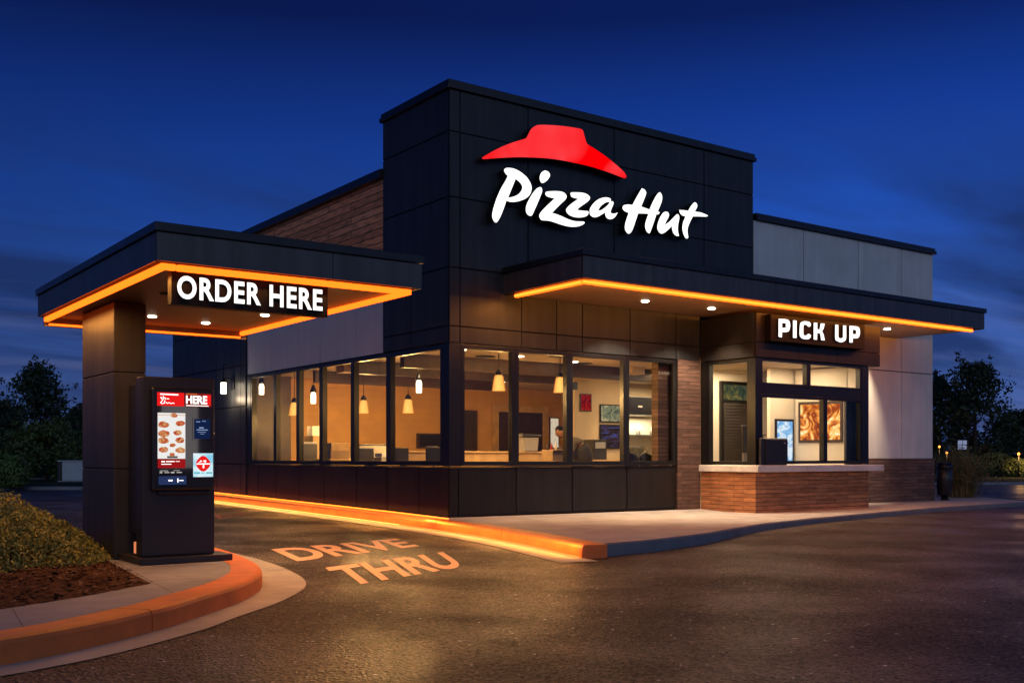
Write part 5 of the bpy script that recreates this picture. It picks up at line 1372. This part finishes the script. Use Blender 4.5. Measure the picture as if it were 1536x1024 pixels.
# bay: monitor, terminal, till
boxy('till_screen', [('screen', M['plastic_dark'], [(6.35, 6.75, -.75, -.68, 1.24, 1.78)]), ('stand', M['plastic_grey'], [(6.48, 6.62, -.67, -.60, 1.0, 1.5)]), ('base', M['plastic_dark'], [(6.36, 6.74, -.86, -.5, .93, .998)]), ('table', M['steel'], [(6.2, 6.9, -1.1, -.35, .88, .925)])], 'black till screen on a stand inside the bay side pane', 'till', (6.5, -.7, .88))
boxy('counter_terminal', [('body', M['plastic_dark'], [(5.985, 6.74, -1.52, -1.445, 1.007, 1.52, .02), (6.1, 6.72, -1.545, -1.522, 1.03, 1.5, .008)]), ('badge', M['paper'], [(6.60, 6.64, -1.549, -1.546, 1.42, 1.435, .0005)])], 'black order terminal standing on the pale pick-up ledge', 'terminal', (6.36, -1.5, 1.006))
boxy('window_handle_stand', [('post', M['frame'], [(8.36, 8.40, .5, .54, 1.0, 1.62)]), ('tray', M['frame'], [(8.1, 8.42, .44, .6, 1.625, 1.645)]), ('foot', M['frame'], [(8.2, 8.56, .4, .64, .95, .998)]), ('shelf', M['wood'], [(8.0, 9.2, .3, .75, .9, .948)])], 'slim black stand behind the sliding pick-up pane', 'stand', (8.4, .52, .9))
boxy('dark_curtain_panel', [('panel', M['plastic_dark'], [(8.93, 9.29, -1.24, -1.18, 1.0, 2.34)])], 'dark upright panel at the right edge inside the pick-up window', 'panel', (9.25, -1.2, 1.0))

# ------------------------------------------------------------------ person
def build_person():
    base = Vector((4.28, 1.72, .15)); f = Vector((-.81, .587, 0)).normalized(); s = Vector((f.y, -f.x, 0))
    def W(x, y, z): return base + f * x + s * y + Vector((0, 0, z - .15))
    T = thing('person', base, 'person in a dark jacket and striped top bending over a table inside the front window', 'person')
    def skin(joints, links, root=0, sub=2):
        return skin_mesh([W(*j[:3]) for j in joints], links, [j[3] * 1.18 for j in joints], sub, root)
    J = [(-.02, 0, 1.00, .15), (.0, 0, 1.17, .15), (.06, 0, 1.32, .165), (.16, 0, 1.44, .13), (.28, 0, 1.535, .065), (.36, 0, 1.60, .06)]
    Lk = [(0, 1), (1, 2), (2, 3), (3, 4), (4, 5)]
    def add(j, par):
        J.append(j); Lk.append((par, len(J) - 1)); return len(J) - 1
    for y in (-1, 1):
        sh = add((.17, y * .19, 1.42, .07), 3); el = add((.27, y * .26, 1.17, .052), sh); wr = add((.47, y * .17, 1.085, .034), el); pm = add((.55, y * .155, 1.068, .036), wr)
        for dx, dy, l in ((.05, -.033, .07), (.056, -.011, .08), (.053, .012, .075), (.045, .034, .06)):
            a = add((.55 + dx, y * .155 + dy, 1.064, .0095), pm); b = add((.55 + dx + l * .5, y * .155 + dy * 1.2, 1.060, .0085), a); add((.55 + dx + l, y * .155 + dy * 1.25, 1.047, .0075), b)
        t = add((.555, y * .155 - y * .05, 1.06, .011), pm); add((.60, y * .155 - y * .066, 1.052, .009), t)
        hp = add((-.02, y * .10, .92, .105), 0); kn = add((.02, y * .12, .60, .065), hp); an = add((-.02, y * .12, .23, .044), kn); add((.12, y * .13, .19, .042), an)
    body = skin(J, Lk)
    bm = bmesh.new(); bm.from_mesh(body)
    # head: skull, jaw, brow, nose, lips and ears shaped from one sphere, tilted down to the table
    hb = bmesh.new(); bmesh.ops.create_uvsphere(hb, u_segments=40, v_segments=28, radius=1)
    tilt = Matrix.Rotation(math.radians(24), 3, s)
    hc = W(.425, 0, 1.675)
    if (tilt @ f).z > 0: tilt = tilt.inverted()
    def g(a, w): return math.exp(-(a / w) ** 2)
    for v in hb.verts:
        x, y, z = v.co
        X = x * .100; Y = y * .078; Z = z * .122
        if z < 0: Y *= 1 - .28 * z * z; X *= 1 - .12 * z * z
        if x > .3 and z < -.4: X += .012 * (x - .3)
        if x > 0:
            X += .024 * g(y, .17) * g(z + .18, .16) + .007 * g(z - .22, .12) * g(y, .6) - .010 * g(abs(y) - .38, .16) * g(z - .05, .12) + .008 * g(y, .32) * g(z + .52, .10) - .006 * g(y, .3) * g(z + .43, .04)
        if abs(y) > .9: Y += .014 * math.copysign(1, y) * g(x + .05, .16) * g(z + .08, .24)
        p = f * X + s * Y + Vector((0, 0, Z))
        v.co = hc + tilt @ p
    tmp = bpy.data.meshes.new('tmp'); hb.to_mesh(tmp); hb.free(); bm.from_mesh(tmp); bpy.data.meshes.remove(tmp)
    for fc in bm.faces: fc.smooth = True
    bm.to_mesh(body); bm.free()
    mesh_obj('body', body, T, [M['skin']])
    def cloth(name, joints, links, m, root=0): mesh_obj(name, skin(joints, links, root), T, [m])
    cloth('jacket', [(-.05, 0, .96, .185), (-.04, 0, 1.15, .19), (.02, 0, 1.30, .198), (.07, 0, 1.385, .17)], [(0, 1), (1, 2), (2, 3)], M['jacket'])
    top = [(.06, 0, 1.36, .195), (.15, 0, 1.45, .165), (.26, 0, 1.525, .085)]; lk = [(0, 1), (1, 2)]
    leg = [(-.02, 0, 1.0, .17)]; ll = []
    for y in (-1, 1):
        k = len(top); top += [(.17, y * .20, 1.425, .092), (.27, y * .265, 1.17, .07), (.44, y * .18, 1.098, .05)]; lk += [(1, k), (k, k + 1), (k + 1, k + 2)]
        k = len(leg); leg += [(-.02, y * .10, .90, .125), (.02, y * .12, .60, .085), (-.02, y * .12, .27, .07)]; ll += [(0, k), (k, k + 1), (k + 1, k + 2)]
    cloth('striped_top', top, lk, M['knit'], 1); cloth('trousers', leg, ll, M['trousers'])
    mb = MB(); hb = bmesh.new(); bmesh.ops.create_uvsphere(hb, u_segments=32, v_segments=22, radius=1)
    dl = []
    for v in hb.verts:
        x, y, z = v.co
        if (x > .35 and z < .42) or (x > -.2 and z < .12) or z < -.55: dl.append(v)
        k = 1 + .03 * math.sin(x * 19) * math.cos(y * 17 + z * 13)
        v.co = hc + tilt @ (f * (x * .108 * k - .003) + s * (y * .087 * k) + Vector((0, 0, z * .130 * k)))
    bmesh.ops.delete(hb, geom=dl, context='VERTS'); mb.add_bm(hb, 0, True); hb.free(); mb.build('hair', M['hair'], T)
build_person()

# ------------------------------------------------------------------ plants
def leaves(mb, centers, n, size, rnd, spread, flat=.0, mi=0, mi2=None):
    for c, r in centers:
        for _ in range(n):
            d = Vector((rnd.gauss(0, 1), rnd.gauss(0, 1), rnd.gauss(0, 1) * spread)).normalized() * r * rnd.random() ** .45
            p = Vector(c) + d
            a = Vector((rnd.gauss(0, 1), rnd.gauss(0, 1), rnd.gauss(0, 1))).normalized(); b = a.orthogonal().normalized()
            b = (Matrix.Rotation(rnd.uniform(0, 2 * PI), 3, a) @ b)
            c2 = a.cross(b); l = size * rnd.uniform(.6, 1.25); w = l * rnd.uniform(.35, .55)
            mb.quad([p - b * l, p + c2 * w, p + b * l, p - c2 * w], mi if mi2 is None or rnd.random() < .6 else mi2)

def tree(x, y, z0, h, r, label, seed, conic=.4, nc=70, leaf=.13, name='tree', group=None, nl=85, mat_l='leaf'):
    rnd = random.Random(seed)
    T = thing(name, (x, y, z0), label, 'tree', group)
    mb = MB()
    top = Vector((x + rnd.uniform(-.2, .2), y + rnd.uniform(-.2, .2), z0 + h * .93))
    base = Vector((x, y, z0 - .05))
    pts = [base.lerp(top, t) + Vector((rnd.uniform(-.06, .06), rnd.uniform(-.06, .06), 0)) * (1 if t > 0 else 0) for t in (0, .2, .45, .7, 1)]
    rr = h * .022
    mb.tube(pts, [rr * 1.3, rr, rr * .75, rr * .45, rr * .1], 8)
    cs = []
    for i in range(nc):
        t = (i + .5) / nc
        zt = .10 + .88 * t ** .9
        rad = r * (1 - conic * zt - (1 - conic) * zt ** 5) * (.75 if zt < .18 else 1)
        a = rnd.uniform(0, 2 * PI); q = rad * math.sqrt(rnd.uniform(.18, 1)) * rnd.uniform(.8, 1.18)
        c = Vector((x + q * math.cos(a), y + q * math.sin(a), z0 + h * zt + rnd.uniform(-.1, .1) * h * .3))
        cs.append((c, r * rnd.uniform(.14, .30)))
        if i % 2 == 0:
            k = pts[1].lerp(top, max(0, zt - .22))
            mid = k.lerp(c, .5) + Vector((0, 0, -.04 * h))
            mb.tube([k, mid, c], [rr * .34, rr * .2, rr * .06], 5)
    mb.build('trunk', M['bark'], T)
    mb = MB(); leaves(mb, cs, nl, leaf, rnd, .75)
    # stray sprigs that roughen the outline
    sp = [(c + Vector((rnd.gauss(0, 1), rnd.gauss(0, 1), rnd.gauss(.5, .6))) * r * .17, r * .07) for c, q in cs]
    leaves(mb, sp, 14, leaf * .9, rnd, .8)
    mb.build('crown', M[mat_l], T)
    return T
def ptree(depth, px, top_px, width, label, seed, **kw):
    side = (px - 768) / 1590 * depth; x, y = plan(depth, side)
    h = 1.15 - .11 + (686 - top_px) / 1590 * depth
    return tree(x, y, .11, h, width / 1590 * depth / 2, label, seed, **kw)
ptree(52, 57, 553, 165, 'tall dark conical tree behind the white utility cabinet at left', 1, conic=.68, nc=115, leaf=.11, nl=62)
ptree(56, 2, 604, 105, 'dark rounded tree at the left edge of the view', 2, conic=.3, leaf=.13)
ptree(58, 118, 612, 90, 'dark rounded tree half hidden by the canopy column', 3, conic=.3, leaf=.13)
ptree(48, 70, 640, 150, 'low bushy tree lit faintly below the tall conical tree', 5, conic=.2, leaf=.11, mat_l='leaf_g')
ptree(74, 1462, 544, 136, 'large broad dark tree with sky showing through, right of the building', 7, conic=.28, nc=120, leaf=.15, nl=58)
ptree(78, 1410, 566, 90, 'dark tree close against the right end of the building', 8, conic=.35, leaf=.17)
ptree(90, 1530, 620, 100, 'low dark tree at the right edge of the view', 9, conic=.15, leaf=.2)
# far tree belt closing the horizon on both sides
rnd = random.Random(21); mb = MB(); cs = []
for i in range(170):
    sx = -75 + i * .9; d = 104 + rnd.uniform(-4, 4); x, y = plan(d, sx)
    top = 2.6 + 1.1 * math.sin(i * .23) + rnd.uniform(-.5, .5)
    for k in range(3): cs.append(((x, y, .3 + top * (k + .5) / 3), 1.3))
leaves(mb, cs, 42, .34, rnd, .8)
mb.build('tree_belt', M['leaf'], kind='stuff')

def bush(name, x, y, z0, rx, ry, rz, n, leaf, m, label, cat, seed, group=None, rough=.22, mats=None):
    rnd = random.Random(seed)
    T = thing(name, (x, y, z0), label, cat, group)
    mb = MB(); bm = bmesh.new(); bmesh.ops.create_icosphere(bm, subdivisions=3, radius=1)
    for v in bm.verts:
        k = .80 + .08 * math.sin(v.co.x * 7 + seed) * math.cos(v.co.y * 6) + .05 * math.sin(v.co.z * 11)
        v.co = Vector((x + v.co.x * rx * k, y + v.co.y * ry * k, max(z0 - .03, z0 + rz * .42 + v.co.z * rz * .56 * k)))
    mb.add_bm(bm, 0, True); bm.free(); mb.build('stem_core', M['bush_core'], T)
    mb = MB()
    lumps = [(Vector((rnd.gauss(0, 1), rnd.gauss(0, 1), rnd.gauss(0, .8))).normalized(), rnd.uniform(.05, rough), rnd.uniform(4, 9)) for _ in range(26)]
    for _ in range(n):
        d = Vector((rnd.gauss(0, 1), rnd.gauss(0, 1), rnd.gauss(0, 1))).normalized()
        k = .86 + sum(a * math.exp(-e * (1 - d.dot(q))) for q, a, e in lumps) * .55 + rnd.gauss(0, .035)
        k = min(k, 1.12)
        if rnd.random() < .08: k += rnd.uniform(0, .05)
        p = Vector((x + d.x * rx * k, y + d.y * ry * k, z0 + rz * .42 + d.z * rz * .58 * k))
        if p.z < z0 + .01: p.z = z0 + rnd.uniform(0, .06)
        nrm = (d + Vector((rnd.gauss(0, .6), rnd.gauss(0, .6), rnd.gauss(.2, .6)))).normalized(); b = nrm.orthogonal().normalized()
        b = Matrix.Rotation(rnd.uniform(0, 2 * PI), 3, nrm) @ b; c2 = nrm.cross(b); l = leaf * rnd.uniform(.6, 1.3); w = l * .5
        mb.quad([p - b * l, p + c2 * w, p + b * l, p - c2 * w])
    mb.build('foliage', m, T)
    return T
def sprawl(x, y, z0, a, b, h, n, leaf, label, seed):
    rnd = random.Random(seed); T = thing('shrub', (x, y, z0), label, 'shrub')
    c0 = Vector((x, y, z0)); lump = [(rnd.uniform(0, 2 * PI), rnd.uniform(.2, .95), rnd.uniform(-.20, .13), rnd.uniform(.08, .2)) for _ in range(40)]
    def hh(t, q):
        k = 1 - q ** 2.8
        for (lt, lq, la, lw) in lump:
            d2 = (q * math.cos(t) - lq * math.cos(lt)) ** 2 + (q * math.sin(t) - lq * math.sin(lt)) ** 2
            k += la * math.exp(-d2 / lw ** 2)
        return max(.05, k) * h
    mb = MB(); st = MB()
    for i in range(150):
        t = rnd.uniform(0, 2 * PI); q = math.sqrt(rnd.random()) * .9
        p = c0 + RGT * math.cos(t) * q * a + FWD * math.sin(t) * q * b; top = p + Vector((0, 0, hh(t, q) * .96))
        r = c0 + (p - c0) * .35
        st.tube([r, r.lerp(top, .5) + Vector((0, 0, .05)), top], [.010, .006, .002], 5)
    st.build('stems', M['bark'], T)
    for _ in range(n):
        t = rnd.uniform(0, 2 * PI); q = rnd.random() ** .5
        z = hh(t, q) * (1.06 if q < .5 else 1); k = rnd.random() ** .30
        if q > .8: k = rnd.random() ** .6
        p = c0 + RGT * math.cos(t) * q * a * (1 + rnd.gauss(0, .02)) + FWD * math.sin(t) * q * b + Vector((0, 0, max(.01, z * k + rnd.gauss(0, .012))))
        nrm = Vector((rnd.gauss(0, 1), rnd.gauss(0, 1), rnd.gauss(.5, .8))).normalized(); e = nrm.orthogonal().normalized()
        e = Matrix.Rotation(rnd.uniform(0, 2 * PI), 3, nrm) @ e; c2 = nrm.cross(e); l = leaf * rnd.uniform(.55, 1.4); w = l * rnd.uniform(.4, .6)
        mb.quad([p - e * l, p + c2 * w, p + e * l, p - c2 * w])
    mb.build('foliage', M['leaf_y'], T)
sx_, sy_ = plan(9.75, -4.86)
sprawl(sx_, sy_, .16, 1.0, 1.55, .50, 36000, .017, 'wide loose yellow-green shrub in the bark bed beside the kiosk column', 3)
x, y = plan(37, (14 - 768) / 1590 * 37)
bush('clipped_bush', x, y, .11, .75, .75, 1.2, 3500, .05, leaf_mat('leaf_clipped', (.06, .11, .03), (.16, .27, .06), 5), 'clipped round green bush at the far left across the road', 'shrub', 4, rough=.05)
for i, (px, d, w, h, lab) in enumerate(((1492, 60, 56, 1.25, 'mid green hedge bush across the road at right, left of the glowing lamp'), (1526, 57, 44, 1.0, 'lamp-lit hedge bush at the right edge of the view'), (1462, 64, 40, 1.1, 'dark hedge bush just behind the tall ornamental grass'))):
    x, y = plan(d, (px - 768) / 1590 * d); r = w / 1590 * d / 2
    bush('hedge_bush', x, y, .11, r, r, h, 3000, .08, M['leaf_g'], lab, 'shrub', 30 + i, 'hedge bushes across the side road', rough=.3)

def fountain_grass(x, y, z0, h, r, label, seed):
    rnd = random.Random(seed); T = thing('ornamental_grass', (x, y, z0), label, 'plant'); mb = MB()
    for _ in range(1500):
        a = rnd.uniform(0, 2 * PI); q = rnd.random() ** .6; out = r * q * rnd.uniform(.6, 1.1); hh = h * rnd.uniform(.45, 1.05) * (1 - .35 * q * q)
        b = Vector((x + rnd.gauss(0, .16), y + rnd.gauss(0, .16), z0)); d = Vector((math.cos(a), math.sin(a), 0)); sd = Vector((-d.y, d.x, 0)) * rnd.uniform(.004, .009)
        P = [b, b + d * out * .25 + Vector((0, 0, hh * .5)), b + d * out * .62 + Vector((0, 0, hh * .88)), b + d * out * 1.0 + Vector((0, 0, hh * rnd.uniform(.8, 1.0)))]
        for i in range(3):
            k0 = 1 - i * .3; k1 = 1 - (i + 1) * .3
            mb.quad([P[i] - sd * k0, P[i] + sd * k0, P[i + 1] + sd * k1, P[i + 1] - sd * k1])
        if rnd.random() < .5: leaves(mb, [(P[3], .06)], 3, .028, rnd, 1)
    mb.build('blades', M['blade'], T)
fountain_grass(16.6, .9, .0, 1.62, 1.25, 'tall feathery ornamental grass behind the black bin at right', 5)

# ------------------------------------------------------------------ street furniture
def build_bin():
    x, y, z = 14.45, -.02, .1
    T = thing('litter_bin', (x, y, z), 'black cylindrical litter bin on the pavement at the right end of the building', 'litter bin')
    mb = MB(); mb.lathe((x, y, z), [(.12, 0), (.12, .02), (.08, .03), (.08, .12)], 20); mb.build('base', M['frame'], T)
    mb = MB(); mb.lathe((x, y, z), [(.15, .12), (.172, .14), (.178, .5), (.178, .78)], 24); mb.build('body', M['plastic_dark'], T)
    mb = MB(); mb.lathe((x, y, z), [(.186, .78), (.19, .81), (.186, .85), (.15, .862), (.15, .885), (.175, .89), (.165, .92), (.09, .93)], 24); mb.build('lid', M['frame'], T)
build_bin()
def utility():
    d = 46; x, y = plan(d, (111 - 768) / 1590 * d); rz = -math.atan2(.5871, .8095)
    T = thing('utility_cabinet', (x, y, .11), 'pale metal utility cabinet on the verge across the road at left', 'cabinet')
    T.rotation_euler = (0, 0, rz + .25)
    def part(n, m, boxes):
        mb = MB()
        for b in boxes: mb.box(*b, 0, .01)
        me = mb.build(n, m, None); me.parent = T; return me
    part('body', M['cabinet'], [(-.42, .48, -.4, .4, .06, .86)]); part('lid', M['cabinet'], [(-.62, .52, -.44, .44, .865, .92)]); part('base', M['kerb_grey'], [(-.6, .55, -.48, .48, -.02, .058)])
    part('meter', M['plastic_dark'], [(-.62, -.43, -.3, .3, .1, .84)])
utility()
def bench_wall():
    d = 50; x, y = plan(d, (66 - 768) / 1590 * d)
    a = Vector((x, y, 0)) - RGT * .9; b = Vector((x, y, 0)) + RGT * .9
    mb = MB(); mb.sweep([(a.x, a.y), (b.x, b.y)], [(.3, .1), (.3, .22), (0, .22), (0, .1)]); mb.build('low_wall', M['concrete'], None, 'low pale wall under the trees across the road at left', 'wall')
bench_wall()
def street_lamp(px, py, d, power, label):
    x, y = plan(d, (px - 768) / 1590 * d); z = 1.15 + (686 - py) / 1590 * d
    T = thing('street_lamp', (x, y, .11), label, 'street lamp', 'glowing lamps across the side road')
    mb = MB(); mb.tube([(x, y, .1), (x, y, z - .18)], [.05, .035], 8); mb.build('post', M['frame'], T)
    mb = MB(); mb.lathe((x, y, z - .19), [(.02, 0), (.06, .03), (.065, .09), (.03, .14)], 14); mb.build('globe', emis('street_globe', (5., 1.5, .22)), T)
    lamp('street_lamp_glow', 'POINT', (x - FWD.x * .25, y - FWD.y * .25, z), power, (1, .52, .16), .12, parent=T)
street_lamp(1528, 677, 56, 120, 'bright amber lamp low among the hedges at the right edge')
street_lamp(1420, 676, 62, 60, 'small amber lamp glowing behind the ornamental grass')
street_lamp(1409, 667, 70, 25, 'tiny amber lamp close against the building end')
def street_sign():
    d = 40; x, y = plan(d, (1443 - 768) / 1590 * d)
    T = thing('street_sign', (x, y, .0), 'small pale blue panel sign on a thin post behind the ornamental grass', 'sign')
    mb = MB(); mb.tube([(x, y, 0), (x, y, 1.95)], .025, 8); mb.build('post', M['frame'], T)
    a = Vector((x, y, 0)) - RGT * .17; b = Vector((x, y, 0)) + RGT * .17
    mb = MB()
    for z0, z1 in ((1.46, 1.62), (1.64, 1.80)):
        for p, q in ((0, .47), (.53, 1)):
            A = a.lerp(b, p) - FWD * .03; B = a.lerp(b, q) - FWD * .03
            mb.quad([(A.x, A.y, z0), (B.x, B.y, z0), (B.x, B.y, z1), (A.x, A.y, z1)])
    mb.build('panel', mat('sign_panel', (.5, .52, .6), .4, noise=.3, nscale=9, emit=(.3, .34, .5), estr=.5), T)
street_sign()
